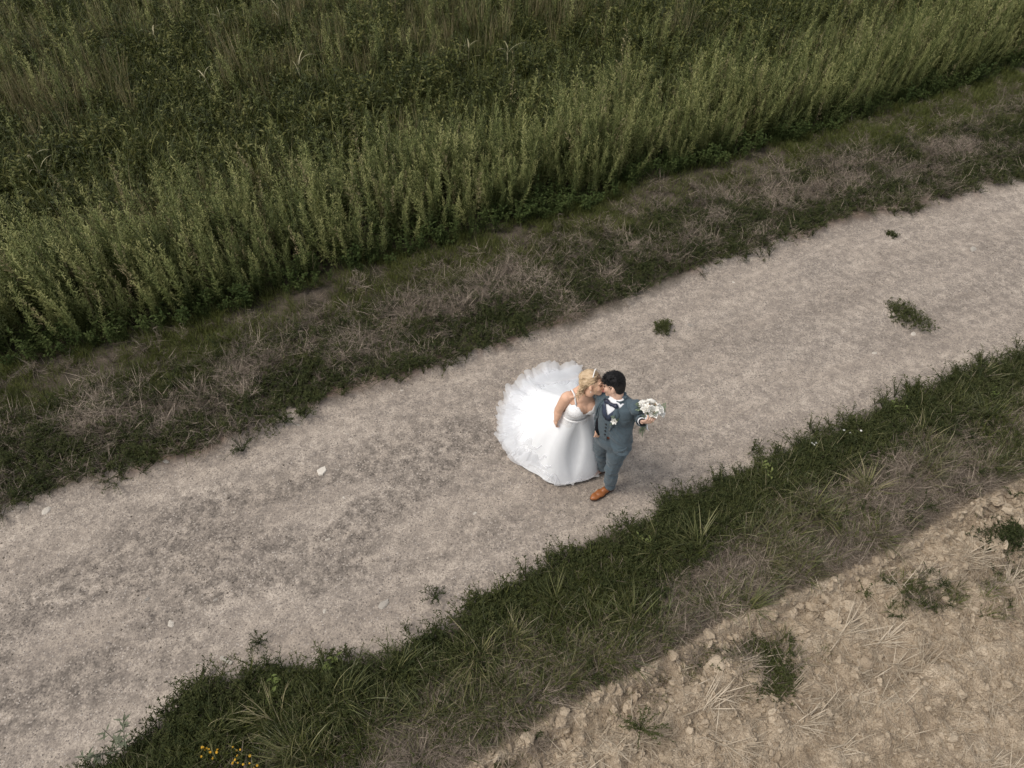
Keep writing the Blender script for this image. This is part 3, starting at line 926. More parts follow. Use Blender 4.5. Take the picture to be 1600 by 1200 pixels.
# stones on the track
ST = [stone_mesh('stone', M_PALESTONE, .3, .5, 2) for _ in range(4)]; SG = [stone_mesh('stone', M_GREYSTONE, .3, .6, 2) for _ in range(2)]
def slab():
    bm = bmesh.new()
    pts = [(-.07, -.055), (-.02, -.075), (.06, -.03), (.075, .05), (.01, .055), (-.06, .04)]
    b = [bm.verts.new((x * 1.05, y * 1.05, 0)) for x, y in pts]; t = [bm.verts.new((x * .93, y * .93, .022 + U(-.003, .003))) for x, y in pts]
    bm.faces.new(t); bm.faces.new(b[::-1])
    for i in range(6): bm.faces.new((b[i], b[(i + 1) % 6], t[(i + 1) % 6], t[i]))
    me = bpy.data.meshes.new('stone'); bm.to_mesh(me); bm.free(); me.materials.append(M_PALESTONE); return me
one('flat_stone', slab(), (503, 736), 'flat angular pale stone lying on the track left of the dress', 'stone', s=.72, rz=.6)
for px, r, kind, lb in (((512, 843), .026, 0, 'bright white pebble on the track, below the flat angular stone'), ((72, 798), .05, 0, 'flat pale stone at the far edge of the track by the left border'),
                        ((259, 721), .034, 1, 'grey stone at the far edge of the track at left'), ((507, 955), .022, 0, 'small white pebble near the near edge of the track'),
                        ((267, 975), .032, 0, 'beige rounded stone on the left part of the track'), ((537, 777), .014, 0, 'tiny white pebble right below the flat angular stone'),
                        ((1077, 508), .032, 1, 'pale grey stone right of the small weed on the track'), ((1366, 552), .032, 0, 'whitish stone below the big weed on the track'),
                        ((1427, 522), .040, 0, 'beige stone touching the big weed on the track'), ((1520, 389), .06, 1, 'flat light grey stone on the track near the right border'),
                        ((1146, 441), .02, 0, 'small pale stone at the far edge of the track'), ((628, 610), .02, 0, 'small white pebble at the far track edge left of the dress'),
                        ((613, 615), .016, 0, 'tiny pebble just left of the white one at the far track edge'), ((466, 664), .022, 1, 'grey pebble at the far track edge by the straggling weed'),
                        ((742, 802), .022, 0, 'beige chip on the track below left of the dress hem'), ((337, 937), .02, 1, 'grey pebble between the beige stone and the flat angular one'),
                        ((600, 945), .05, 1, 'broad pale stone half sunk at the near edge of the track'), ((230, 936), .024, 1, 'dark grey pebble left of the beige rounded stone')):
    o = one('stone', random.choice(SG if kind else ST), px, lb, 'stone', 'stones on the track', (r * 1.1, r * .85, r * .55))
bm = bmesh.new(); bmesh.ops.create_cube(bm, size=1)
bmesh.ops.scale(bm, vec=(.15, .042, .03), verts=bm.verts); bmesh.ops.bevel(bm, geom=bm.edges[:], offset=.005, segments=2, affect='EDGES')
me = bpy.data.meshes.new('wood'); bm.to_mesh(me); bm.free(); me.materials.append(mineral('weathered_wood', [(0.34, 0.30, 0.25), (0.46, 0.42, 0.36)], 20))
one('wooden_stick', me, (354, 1033), 'short pale wooden stick at the near edge of the track, lower left', 'stick', s=.8, rz=-.42, dz=.012)

LUMP = [stone_mesh('clod', M_CLOD, .8, .6, 3) for _ in range(3)]
for px, r, lb in (((905, 990), .13, 'broad pale lump of earth on the near verge straight below the groom'), ((1232, 928), .07, 'pale clod at the ledge, below the small withered tussock'),
                  ((1248, 946), .045, 'small pale clod under the ledge'), ((1327, 949), .05, 'rounded pale clod right of the ledge clods'), ((1125, 1040), .10, 'large pale clod left of the dark weed patch'),
                  ((1180, 1060), .085, 'lumpy clod at the left foot of the dark weed patch'), ((1300, 965), .07, 'clod beside the straw near the middle of the ledge'),
                  ((1235, 998), .06, 'clod above the dark weed patch'), ((1555, 782), .075, 'clod at the right border where the verge meets the stubble'), ((875, 1125), .055, 'clod at the lower end of the ledge')):
    o = one('earth_clod', random.choice(LUMP), px, lb, 'clod', 'clods one can pick out', (r, r * .8, r * .6), dz=.01)

BUNCH = [stubble_tuft(n) for n in (26, 34, 22)]
for px, s, lb in (((1320, 985), 1.35, 'bunch of straw right of the ledge clods'), ((1108, 1100), 1.3, 'bunch of straw below the large pale clod'), ((1240, 1082), 1.2, 'bunch of straw under the dark weed patch'),
                  ((1435, 905), 1.25, 'bunch of straw on the upper right of the stubble field'), ((1000, 1150), 1.2, 'bunch of straw over the sparse dark weed'), ((1515, 868), 1.2, 'bunch of straw left of the weed at the right border'),
                  ((1250, 1130), 1.1, 'bunch of straw in the middle of the stubble field'), ((1380, 1000), 1.1, 'bunch of straw right of the rounded clod'), ((1575, 915), 1.2, 'bunch of straw by the right border'),
                  ((1145, 1165), 1.1, 'bunch of straw at the bottom of the stubble field'), ((1440, 1040), 1.0, 'bunch of straw in the bare right part of the stubble field'), ((1400, 870), 1.0, 'bunch of straw just below the ledge at right')):
    one('straw_bunch', random.choice(BUNCH), px, lb, 'straw', 'bunches of straw in the stubble field', s, rz=ANG + U(-.3, .3))


def dry_leaf_plant():
    g = G()
    tube(g, [(0, 0, 0), (.01, 0, .4), (.02, .01, .75)], [.008, .006, .004], 5)
    for i in range(4):
        ribbon(g, (.01, 0, U(.35, .72)), U(0, 6.28), U(.3, .9), U(.28, .5), .026, U(.8, 1.8), 6, U(0, 1), 1.3)
    return g.mesh('dry_maize_plant', M_MAIZE)


DRY = [dry_leaf_plant() for _ in range(3)]
for px, lb in (((340, 18), 'pale dry leaved stalk at the top border, left of its neighbour'), ((432, 14), 'pale dry leaved stalk at the top border, right of its neighbour'), ((240, 50), 'pale dry leaved stalk below the top left border'),
               ((325, 112), 'pale dry leaves in the grass of the upper left'), ((45, 245), 'pale dry leaved stalk by the left border in the field'), ((462, 98), 'pale dry leaves beside the brownish patch of the field'),
               ((728, 68), 'pale dry stalk in the grass at the top middle'), ((792, 70), 'pale dry stalk close right of the top middle one')):
    one('dry_stalk', random.choice(DRY), px, lb, 'dry plant', 'pale dry stalks in the field', U(.75, 1.0), top=.68)
# ------------------------------------------------------------------ the couple
M_SKIN_B = plain('tanned_skin', (0.63, 0.385, 0.265), 0.5, 0.35, .06, 30)
M_SKIN_G = plain('fair_skin', (0.60, 0.385, 0.285), 0.5, 0.35, .06, 30)
M_LIP = plain('lips', (0.42, 0.15, 0.13), 0.4)
M_LASH = plain('lash', (0.05, 0.03, 0.022), 0.7)
M_BROW = plain('brow_hair', (0.10, 0.06, 0.035), 0.8)
M_SHIRT = plain('white_cotton', (0.78, 0.78, 0.80), 0.8, var=.03)
M_TIE = plain('navy_silk', (0.018, 0.022, 0.045), 0.45, 0.5)
M_NAVY = plain('navy_satin', (0.035, 0.045, 0.075), 0.5)
M_LINING = plain('dark_lining', (0.010, 0.010, 0.014), 0.6)
M_BUTTON = plain('dark_button', (0.012, 0.014, 0.016), 0.35, 0.5)
M_SHOE = plain('tan_leather', (0.26, 0.088, 0.024), 0.42, 0.4, .25, 18)
M_SOLE = plain('dark_sole', (0.055, 0.026, 0.014), 0.6)
M_BELT = plain('brown_belt', (0.13, 0.035, 0.018), 0.4)
M_PEARL = plain('pearl', (0.80, 0.78, 0.74), 0.25, 0.6, .03)
M_GREEN = plain('eucalyptus', (0.20, 0.25, 0.16), 0.7, var=.3, scale=12)
M_DKGREEN = plain('dark_leaf', (0.06, 0.085, 0.035), 0.6, var=.3, scale=12)
M_ROSE = plain('rose_petal', (0.86, 0.84, 0.79), 0.6, var=.04)
M_BUD = plain('brown_bud', (0.30, 0.17, 0.07), 0.7)
M_RIBBON = plain('satin_ribbon', (0.80, 0.80, 0.83), 0.35)
M_WATCH = plain('watch_strap', (0.02, 0.018, 0.02), 0.4)


def suit_mat():
    m = NT('blue_grey_wool')
    tc = m.n('TexCoord').outputs['Object']
    w = m.noise(420, 2, .7, tc); big = m.noise(6, 4, .6, tc)
    c = m.mix(m.ramp(w, [(.35, 0.), (.65, 1.)]), (0.048, 0.071, 0.088), (0.086, 0.116, 0.134))
    return m.done(m.principled(c, .75, m.bump(big, .5, .02), .25, **{'Sheen Weight': .15}))


def hair_mat(name, cols, sc=26, rough=.5, spec=.35):
    m = NT(name)
    tc = m.n('TexCoord').outputs['Object']
    mp = m.n('Mapping', {'Vector': tc, 'Rotation': (0.5, .3, .4), 'Scale': (0.35, 2.4, 1.6)}).outputs[0]
    nz = m.noise(sc, 5, .7, mp, .6)
    c = m.ramp(nz, [(.28 + .44 * i / max(1, len(cols) - 1), k) for i, k in enumerate(cols)])
    return m.done(m.principled(c, rough, m.bump(nz, .8, .01), spec))


def lace_mat():
    m = NT('beaded_lace')
    tc = m.n('TexCoord').outputs['Object']
    nz = m.noise(45, 4, .7, tc); vo = m.n('TexVoronoi', {'Vector': tc, 'Scale': 70.0}).outputs['Distance']
    h = m.math('ADD', nz, vo)
    c = m.mix(m.ramp(h, [(.55, 1.), (.95, 0.)]), (0.80, 0.79, 0.78), (0.56, 0.55, 0.55))
    return m.done(m.principled(c, .45, m.bump(h, .45, .004), .4))


def tulle_mat(name, alpha, lace=False):
    m = NT(name)
    tc = m.n('TexCoord').outputs['Object']
    nz = m.noise(150, 3, .7, tc)
    big = m.noise(12, 4, .6, tc)
    c = m.ramp(nz, [(.3, (0.80, 0.81, 0.825)), (.7, (0.86, 0.86, 0.86))])
    p = m.principled(c, .8, m.bump(m.math('ADD', m.math('MULTIPLY', nz, .25), big), .35, .01), .15)
    if alpha >= 1: return m.done(p)
    tl = m.n('BsdfTranslucent', {'Color': (0.92, 0.92, 0.94, 1)})
    mx = m.n('MixShader', {'Fac': .45}); m.t.links.new(p.outputs[0], mx.inputs[1]); m.t.links.new(tl.outputs[0], mx.inputs[2])
    tr = m.n('BsdfTransparent')
    m2 = m.n('MixShader', {'Fac': alpha}); m.t.links.new(tr.outputs[0], m2.inputs[1]); m.t.links.new(mx.outputs[0], m2.inputs[2])
    return m.done(m2)


M_SUIT = suit_mat()
M_BLOND = hair_mat('blond_hair', [(0.22, 0.14, 0.08), (0.50, 0.36, 0.22), (0.72, 0.57, 0.40)])
M_ROOT = hair_mat('brown_roots', [(0.07, 0.042, 0.024), (0.17, 0.10, 0.058), (0.33, 0.21, 0.12)])
M_BLACK = hair_mat('black_hair', [(0.004, 0.004, 0.005), (0.016, 0.014, 0.014)], 90, .5, .3)
M_FADE = hair_mat('short_side_hair', [(0.005, 0.004, 0.004), (0.020, 0.015, 0.012)], 90)
M_LACE = lace_mat()
M_SKIRT = tulle_mat('white_tulle_over_satin', 1.0)
M_TULLE = tulle_mat('sheer_tulle', 0.46)


class Solid:
    """closed primitives that are fused into ONE continuous surface"""
    def __init__(s): s.bm = bmesh.new()
    def ell(s, c, r, rot=None, sub=3):
        m = Matrix.Translation(Vector(c)) @ (rot.to_4x4() if rot is not None else Matrix()) @ Matrix.Diagonal((*r, 1))
        bmesh.ops.create_icosphere(s.bm, subdivisions=sub, radius=1, matrix=m); return s
    def cone(s, a, b, ra, rb, n=18, sub=2):
        a, b = Vector(a), Vector(b); d = b - a
        m = Matrix.Translation((a + b) / 2) @ d.to_track_quat('Z', 'Y').to_matrix().to_4x4()
        bmesh.ops.create_cone(s.bm, cap_ends=True, segments=n, radius1=ra, radius2=rb, depth=d.length, matrix=m)
        for p, r in ((a, ra), (b, rb)):
            bmesh.ops.create_icosphere(s.bm, subdivisions=sub, radius=r, matrix=Matrix.Translation(p))
        return s
    def chain(s, pts, rad, **k):
        for i in range(len(pts) - 1): s.cone(pts[i], pts[i + 1], rad[i], rad[i + 1], **k)
        return s
    def loft(s, rings, n=28):
        """rings: (centre, axis vector a, axis vector b)"""
        vs = [[s.bm.verts.new(Vector(c) + Vector(a) * math.cos(2 * math.pi * k / n) + Vector(b) * math.sin(2 * math.pi * k / n)) for k in range(n)] for c, a, b in rings]
        for i in range(len(vs) - 1):
            for k in range(n): s.bm.faces.new((vs[i][k], vs[i][(k + 1) % n], vs[i + 1][(k + 1) % n], vs[i + 1][k]))
        s.bm.faces.new(vs[0][::-1]); s.bm.faces.new(vs[-1])
        return s
    def fuse(s, name, voxel=.006, smooth=4, mat=None, disp=None):
        bmesh.ops.recalc_face_normals(s.bm, faces=s.bm.faces)
        me = bpy.data.meshes.new(name); s.bm.to_mesh(me); s.bm.free()
        o = bpy.data.objects.new(name, me); COL.objects.link(o)
        r = o.modifiers.new('r', 'REMESH'); r.mode = 'VOXEL'; r.voxel_size = voxel; r.adaptivity = 0
        if smooth:
            k = o.modifiers.new('s', 'SMOOTH'); k.factor = .5; k.iterations = smooth
        dg = bpy.context.evaluated_depsgraph_get()
        out = bpy.data.meshes.new_from_object(o.evaluated_get(dg))
        bpy.data.objects.remove(o); bpy.data.meshes.remove(me)
        out.name = name
        if disp:
            n = len(out.vertices); co = np.zeros(n * 3, 'f'); nr = np.zeros(n * 3, 'f')
            out.vertices.foreach_get('co', co); out.vertices.foreach_get('normal', nr)
            co = co.reshape(-1, 3); nr = nr.reshape(-1, 3)
            co = disp(co, nr); out.vertices.foreach_set('co', co.astype('f').ravel())
        out.polygons.foreach_set('use_smooth', np.ones(len(out.polygons), bool))
        if mat: out.materials.clear(); out.materials.append(mat)
        out.update(); return out


def patch(src, pred, off, name, mat, thick=0.0, keep=True):
    """cloth lying on a surface: the faces of src where pred(centre) holds, lifted by off"""
    n = len(src.vertices); co = np.zeros(n * 3, 'f'); nr = np.zeros(n * 3, 'f')
    src.vertices.foreach_get('co', co); src.vertices.foreach_get('normal', nr)
    co = co.reshape(-1, 3); nr = nr.reshape(-1, 3)
    bm = bmesh.new(); bm.from_mesh(src)
    bm.verts.ensure_lookup_table()
    kill = [f for f in bm.faces if not pred(f.calc_center_median())]
    bmesh.ops.delete(bm, geom=kill, context='FACES')
    bmesh.ops.smooth_vert(bm, verts=[v for v in bm.verts if v.is_boundary], factor=.5, use_axis_x=True, use_axis_y=True, use_axis_z=True)
    bmesh.ops.smooth_vert(bm, verts=[v for v in bm.verts if v.is_boundary], factor=.5, use_axis_x=True, use_axis_y=True, use_axis_z=True)
    bm.normal_update()
    for v in bm.verts: v.co += v.normal * off
    me = bpy.data.meshes.new(name); bm.to_mesh(me); bm.free()
    me.materials.clear()
    for m_ in (mat if isinstance(mat, (list, tuple)) else [mat]): me.materials.append(m_)
    me.polygons.foreach_set('use_smooth', np.ones(len(me.polygons), bool))
    return me


def solidify(o, t, inner=False, offset=1):
    s = o.modifiers.new('thickness', 'SOLIDIFY'); s.thickness = t; s.offset = offset
    if inner: s.material_offset = 1; s.material_offset_rim = 0
    return o


def strip(name, pts, width_vecs, mat, parent, thick=.003):
    """flat band through pts, half width vectors given"""
    vs, fs = [], []
    for p, w in zip(pts, width_vecs): vs += [Vector(p) - Vector(w), Vector(p) + Vector(w)]
    for i in range(len(pts) - 1): fs.append((2 * i, 2 * i + 1, 2 * i + 3, 2 * i + 2))
    me = bpy.data.meshes.new(name); me.from_pydata([tuple(v) for v in vs], [], fs)
    me.polygons.foreach_set('use_smooth', np.ones(len(fs), bool))
    o = link(name, me, parent, mat=mat)
    return solidify(o, thick, offset=0)


def tubeob(name, pts, rad, mat, parent, n=8):
    g = G(); tube(g, pts, rad, n)
    return link(name, g.mesh(name, mat, True), parent)


def frame(fwd, up):
    f = Vector(fwd).normalized(); u_ = Vector(up); u_ = (u_ - f * u_.dot(f)).normalized()
    l = u_.cross(f)
    return Matrix((f, l, u_)).transposed()          # local x forward, y left, z up


def head_prims(S, c, R, neck_base, neck_r, fem=False):
    T = lambda p: Vector(c) + R @ Vector(p)
    e = lambda p, r, rr=None: S.ell(T(p), r, R if rr is None else R @ rr)
    k = .95 if fem else 1.0
    e((-.012, 0, .035), (.092 * k, .074 * k, .085 * k)); e((.028, 0, -.028), (.060, .056 * k, .072))
    e((.052, 0, -.088), (.029, .030 * k, .026)); e((.02, 0, -.07), (.055, .046 * k, .035))
    for s in (-1, 1):
        e((.05, s * .033, -.02), (.030, .026, .034))
        e((-.008, s * .079 * k, -.004), (.018, .010, .031), Matrix.Rotation(s * .45, 3, 'Z'))
        S.cone(T((.087, s * .010, -.022)), T((.098, s * .006, -.020)), .008, .008)
    e((.068, 0, .032), (.022, .05, .016))
    S.cone(T((.084, 0, .018)), T((.108, 0, -.016)), .008, .0115)
    e((.083, 0, -.052), (.015, .022, .007)); e((.082, 0, -.063), (.014, .020, .007))
    S.chain([T((-.022, 0, -.055)), T((-.03, 0, -.10)), neck_base], [neck_r, neck_r * .97, neck_r * 1.12])
    return T


def arm(S, sh, el, wr, r=(.052, .041, .027)):
    S.chain([sh, Vector(sh).lerp(Vector(el), .5), el], [r[0], r[0] * .93, r[1]])
    S.chain([el, Vector(el).lerp(Vector(wr), .35), wr], [r[1], r[1] * .97, r[2]])


def hand(S, wr, fdir, palm, curl=.4, thumb=1, k=1.0):
    """wrist, direction of the fingers, palm normal; five unequal bent fingers"""
    f = Vector(fdir).normalized(); pn = Vector(palm); pn = (pn - f * pn.dot(f)).normalized(); s = f.cross(pn)
    w = Vector(wr)
    R = Matrix((f, s, pn)).transposed()
    S.ell(w + f * .048 * k, (.052 * k, .041 * k, .016 * k), R, 2)
    S.ell(w + f * .075 * k, (.025 * k, .041 * k, .014 * k), R, 2)
    for i, (off, L) in enumerate(((.031, .072), (.0105, .082), (-.0105, .076), (-.031, .06))):
        d = (f + s * off * 2.2).normalized()
        p = w + f * .085 * k + s * off * k; pts = [p]; a = curl * .5
        for seg in (.45, .31, .24):
            dd = d * math.cos(a) + pn * math.sin(a)
            p = p + dd * L * seg * k; pts.append(p); a += curl
        S.chain(pts, [.0085 * k, .008 * k, .0075 * k, .0065 * k], n=10)
    b = w + f * .022 * k + s * .03 * thumb * k
    d1 = (f * .7 + s * .75 * thumb + pn * .35).normalized(); d2 = (f * .9 + s * .25 * thumb + pn * (.3 + curl * .5)).normalized()
    S.chain([b, b + d1 * .04 * k, b + d1 * .04 * k + d2 * .032 * k, b + d1 * .04 * k + d2 * .056 * k], [.012 * k, .0105 * k, .0095 * k, .008 * k], n=10)


GZ = 0.0
MOUTH = P(943, 610, 1.495)

# ================================================================== groom
gh = H(0.95, 4.35)
GF = Vector((-.62, -.785, 0)).normalized(); GL = Vector((0, 0, 1)).cross(GF)       # facing, and his left
GC = Vector((.945, 4.27, 0))                                                       # axis of the torso on the ground
def gp(l, f, z): return GC + GL * l + GF * f + Vector((0, 0, z)) + Vector((-.012, -.01, 0)) * max(0, z - .9) / .5
groom = empty('person', (GC.x, GC.y, 0))
tag(groom, 'dark haired groom in blue grey suit kissing the bride, bouquet raised', 'person', 'the kissing couple')
GINV = Vector((-GC.x, -GC.y, 0))


def kid(name, me, root, mat=None, parent=None):
    """part whose mesh was made in world coordinates"""
    o = bpy.data.objects.new(name, me); COL.objects.link(o)
    if mat is not None: me.materials.clear(); me.materials.append(mat)
    o.parent = root
    o.matrix_parent_inverse = Matrix.Translation(root.location).inverted()
    if parent is not None:
        o.parent = parent; o.matrix_parent_inverse = Matrix()
    return o


gfwd = Vector((-.93, .27, -.20)); gR = frame(gfwd, (-.12, .24, 1))
gheadc = MOUTH - gR @ Vector((.096, 0, -.057))
shL, shR = gp(.18, -.02, 1.425), gp(-.185, .0, 1.415)
elL, wrL = P(996, 648, 1.20), P(1003, 659, 1.42)
elR, wrR = Vector((.80, 4.57, 1.15)), Vector((.655, 4.585, 1.04))
ankL, ankR = P(953, 757, .10), P(942, 728, .10)
hipL, hipR = gp(.088, 0, .90), gp(-.088, 0, .90)
knL, knR = hipL.lerp(ankL, .52) + GF * .035, hipR.lerp(ankR, .52) + GF * .03
S = Solid()
gT = head_prims(S, gheadc, gR, gp(0, -.01, 1.44), .056)
S.loft([(gp(0, 0, z), GL * a, GF * b) for z, a, b in ((.84, .12, .08), (.95, .145, .095), (1.10, .135, .085), (1.28, .155, .10), (1.40, .165, .085), (1.455, .08, .06))])
arm(S, shL, elL, wrL, (.05, .038, .028)); arm(S, shR, elR, wrR, (.05, .038, .028))
hand(S, wrL, P(1011, 659, 1.47) - wrL, Vector((.35, .35, .7)), .85, -1, 1.0)
hand(S, wrR, Vector((-.7, -.10, -.25)), Vector((.2, -.95, 0)), .25, 1, .9)
for hp, kn, an in ((hipL, knL, ankL), (hipR, knR, ankR)): S.chain([hp, kn, an], [.075, .05, .035])
gbody = S.fuse('body', .0045, 3, M_SKIN_G)
kid('body', gbody, groom)

# trousers
S = Solid()
S.loft([(gp(0, 0, z), GL * a, GF * b) for z, a, b in ((.80, .15, .115), (.90, .172, .13), (.98, .165, .125), (1.03, .155, .118))])
for hp, kn, an in ((hipL, knL, ankL), (hipR, knR, ankR)):
    S.chain([hp, hp.lerp(kn, .5), kn, kn.lerp(an, .55), an + Vector((0, 0, -.03))], [.104, .096, .076, .066, .062])
def tr_disp(co, nr):
    w = fbm(co[:, 0] * 9 + co[:, 2] * 5, co[:, 2] * 13 + co[:, 1] * 6, 3) - .5
    f2 = fbm(co[:, 0] * 6 + 40, co[:, 2] * 30 + co[:, 1] * 10, 2) - .5; f3 = np.abs(fbm(co[:, 0] * 22 + co[:, 1] * 15, co[:, 2] * 3, 2) - .5)
    return co + nr * (w * .024 + f2 * .020 * np.exp(-((co[:, 2] - .48) / .16) ** 2) + f2 * .018 * np.exp(-((co[:, 2] - .12) / .08) ** 2) - f3 * .016)[:, None]
me = S.fuse('trousers', .007, 4, M_SUIT, tr_disp)
me = patch(me, lambda c: c.z > .062, 0, 'trousers', M_SUIT)
solidify(kid('trousers', me, groom), .004, offset=-1)
# belt
g = G(); n = 40
for ztop in (0,):
    vs = []
    for k in range(n + 1):
        a = 2 * math.pi * k / n
        for z in (1.005, 1.04): vs.append(gp(.166 * math.cos(a), .13 * math.sin(a), z))
    g.add(vs, [(2 * k, 2 * k + 2, 2 * k + 3, 2 * k + 1) for k in range(n)])
solidify(kid('belt', g.mesh('belt', M_BELT, True), groom), .004)

# shirt, waistcoat
TOR = ((.98, .158, .122), (1.06, .160, .125), (1.15, .160, .124), (1.25, .170, .128), (1.34, .182, .122), (1.41, .170, .098), (1.455, .085, .075), (1.475, .066, .064))
S = Solid(); S.loft([(gp(0, 0, z), GL * a, GF * b) for z, a, b in TOR], 40)
tor = S.fuse('torso_form', .006, 5)
def gloc(c):
    d = Vector(c) - GC; k = max(0, c.z - .9) / .5; d = d - Vector((-.012, -.01, 0)) * k
    return d.dot(GL), d.dot(GF), c.z
def vneck(l, z): return z > 1.285 + abs(l) * 1.9
def in_shirt(c):
    l, f, z = gloc(c); return f > -.02 and vneck(abs(l) * .8, z - -.02)
kid('shirt', patch(tor, lambda c: c.z > 1.2, .002, 'shirt', M_SHIRT), groom)
def in_waist(c):
    l, f, z = gloc(c)
    lo = 1.0 - .05 * max(0, 1 - abs(l) / .06)
    return z < 1.462 and not (f > 0 and vneck(l, z)) and z > (1.045 if .02 < l < .10 and f > 0 else .985)
wc = solidify(kid('waistcoat', patch(tor, in_waist, .008, 'waistcoat', M_SUIT), groom), .006)
# waistcoat lapels either side of the shirt
def onfront(l, z, off):
    zz = [t[0] for t in TOR]; a = np.interp(z, zz, [t[1] for t in TOR]); b = np.interp(z, zz, [t[2] for t in TOR])
    return gp(l, b * math.sqrt(max(0, 1 - (l / a) ** 2)) + off, z)
for s in (-1, 1):
    pts = [onfront(s * (.004 + .07 * t), 1.275 + .155 * t, .016) for t in (0, .25, .5, .75, 1)]
    w = (GL * s * .018 + Vector((0, 0, -.010)))
    strip('waistcoat_lapel', pts, [w * .5, w * 1.3, w * 1.2, w, w * .8], M_NAVY, groom).matrix_parent_inverse = Matrix.Translation(groom.location).inverted()
for z in (1.215, 1.165, 1.115, 1.065):
    S = Solid(); S.ell(onfront(0, z, .017), (.0095, .0095, .0095), None, 2)
    me = bpy.data.meshes.new('button'); S.bm.to_mesh(me); S.bm.free(); kid('button', me, wc, M_BUTTON, parent=wc)
# collar and bow tie
for s in (-1, 1):
    g = G(); vs = []; n = 12
    for k in range(n + 1):
        a = math.pi / 2 + s * (.12 + (math.pi - .12) * k / n)
        wdt = .048 if k > 1 else .05
        c0 = gp(.060 * math.cos(a), .060 * math.sin(a) - .006, 1.485 - .010 * math.sin(a))
        c1 = gp(.086 * math.cos(a), .080 * math.sin(a) - .006, 1.438 - .018 * max(0, math.sin(a)))
        vs += [c0, c1]
    g.add(vs, [(2 * k, 2 * k + 2, 2 * k + 3, 2 * k + 1) for k in range(n)])
    solidify(kid('collar', g.mesh('collar', M_SHIRT, True), groom), .004)
S = Solid(); S.ell(onfront(0, 1.447, .014), (.018, .016, .020))
for s in (-1, 1):
    S.cone(onfront(0, 1.447, .014), onfront(s * .046, 1.452, .022), .010, .024)
kid('bow_tie', S.fuse('bow_tie', .004, 2, M_TIE), groom)

# jacket: one fused shell, open at the front
S = Solid()
S.loft([(gp(0, -.006, z), GL * a, GF * b) for z, a, b in ((.80, .190, .155), (.90, .187, .15), (1.00, .180, .146), (1.12, .179, .144), (1.25, .192, .150), (1.34, .202, .142), (1.405, .192, .115), (1.445, .12, .09), (1.465, .088, .083), (1.50, .085, .082))], 40)
cuffL = elL.lerp(wrL, .90); cuffR = elR.lerp(wrR, .90)
S.chain([shL, shL.lerp(elL, .5), elL, cuffL], [.070, .062, .054, .043])
S.chain([shR, shR.lerp(elR, .5), elR, cuffR], [.070, .062, .054, .043])
S.ell(shL, (.074, .074, .062)); S.ell(shR, (.074, .074, .062)); S.cone(shL - Vector((0, 0, .01)), gp(.07, -.02, 1.435), .062, .04); S.cone(shR - Vector((0, 0, .01)), gp(-.07, -.02, 1.435), .062, .04)
def jk_disp(co, nr):
    out = co + nr * ((fbm(co[:, 0] * 8 + co[:, 2] * 7, co[:, 1] * 9 - co[:, 2] * 10, 3) - .5) * .034)[:, None]
    out = out - nr * (np.abs(fbm(co[:, 0] * 20 + co[:, 2] * 12, co[:, 1] * 20 + co[:, 2] * 4, 2) - .5) * .026)[:, None]
    armw = np.exp(-np.minimum(np.linalg.norm(co - np.array(elL), axis=1), np.linalg.norm(co - np.array(elL.lerp(shL, .5)), axis=1)) ** 2 / .012)
    ax = np.array((elL - shL).normalized()); t = (co - np.array(shL)) @ ax
    out = out + nr * (armw * .010 * np.sin(t * 85 + 3 * fbm(co[:, 0] * 12, co[:, 1] * 12, 2)))[:, None]
    d = co - np.array(GC); l = d @ np.array(GL); f = d @ np.array(GF); ph = np.arctan2(l, f); z = co[:, 2]
    far = np.minimum(np.linalg.norm(co - np.array(elL), axis=1), np.linalg.norm(co - np.array(wrL), axis=1)) > .14
    k = np.clip((1.22 - z) / .4, 0, 1) * np.clip(1.2 - np.abs(ph - .85), 0, 1) * far
    out = out + (k * .115)[:, None] * np.array(GL) + (k * .035)[:, None] * np.array(GF)
    return out
jm = S.fuse('jacket', .0065, 5, None, jk_disp)
def seg_d(p, a, b):
    ab = b - a; t = max(0, min(1, (p - a).dot(ab) / ab.dot(ab))); return (p - a - ab * t).length
def in_jacket(c):
    l, f, z = gloc(c)
    if 0.004 < (c - cuffL).dot((wrL - elL).normalized()) < .09 and (c - cuffL).length < .075: return False
    if 0.004 < (c - cuffR).dot((wrR - elR).normalized()) < .09 and (c - cuffR).length < .075: return False
    if min(seg_d(c, elL, wrL), seg_d(c, elR, wrR), seg_d(c, shL.lerp(elL, .5), elL), seg_d(c, shR.lerp(elR, .5), elR)) < .078: return True
    if abs(l) < .13 and z > 1.482 + (.02 if f < 0 else 0): return False
    ph = math.degrees(math.atan2(l, f))
    if z < .905 + .05 * max(0, (40 - abs(ph - 10)) / 40): return False
    pl = np.interp(z, [.86, 1.0, 1.15, 1.30, 1.42, 1.46], [50, 24, 15, 17, 22, 26])
    pr = -np.interp(z, [.86, 1.10, 1.25, 1.40, 1.46], [64, 50, 38, 38, 42])
    return not (pr < ph < pl)
jacket = kid('jacket', patch(jm, in_jacket, 0, 'jacket', [M_SUIT, M_LINING]), groom)
solidify(jacket, .006, inner=True, offset=1)
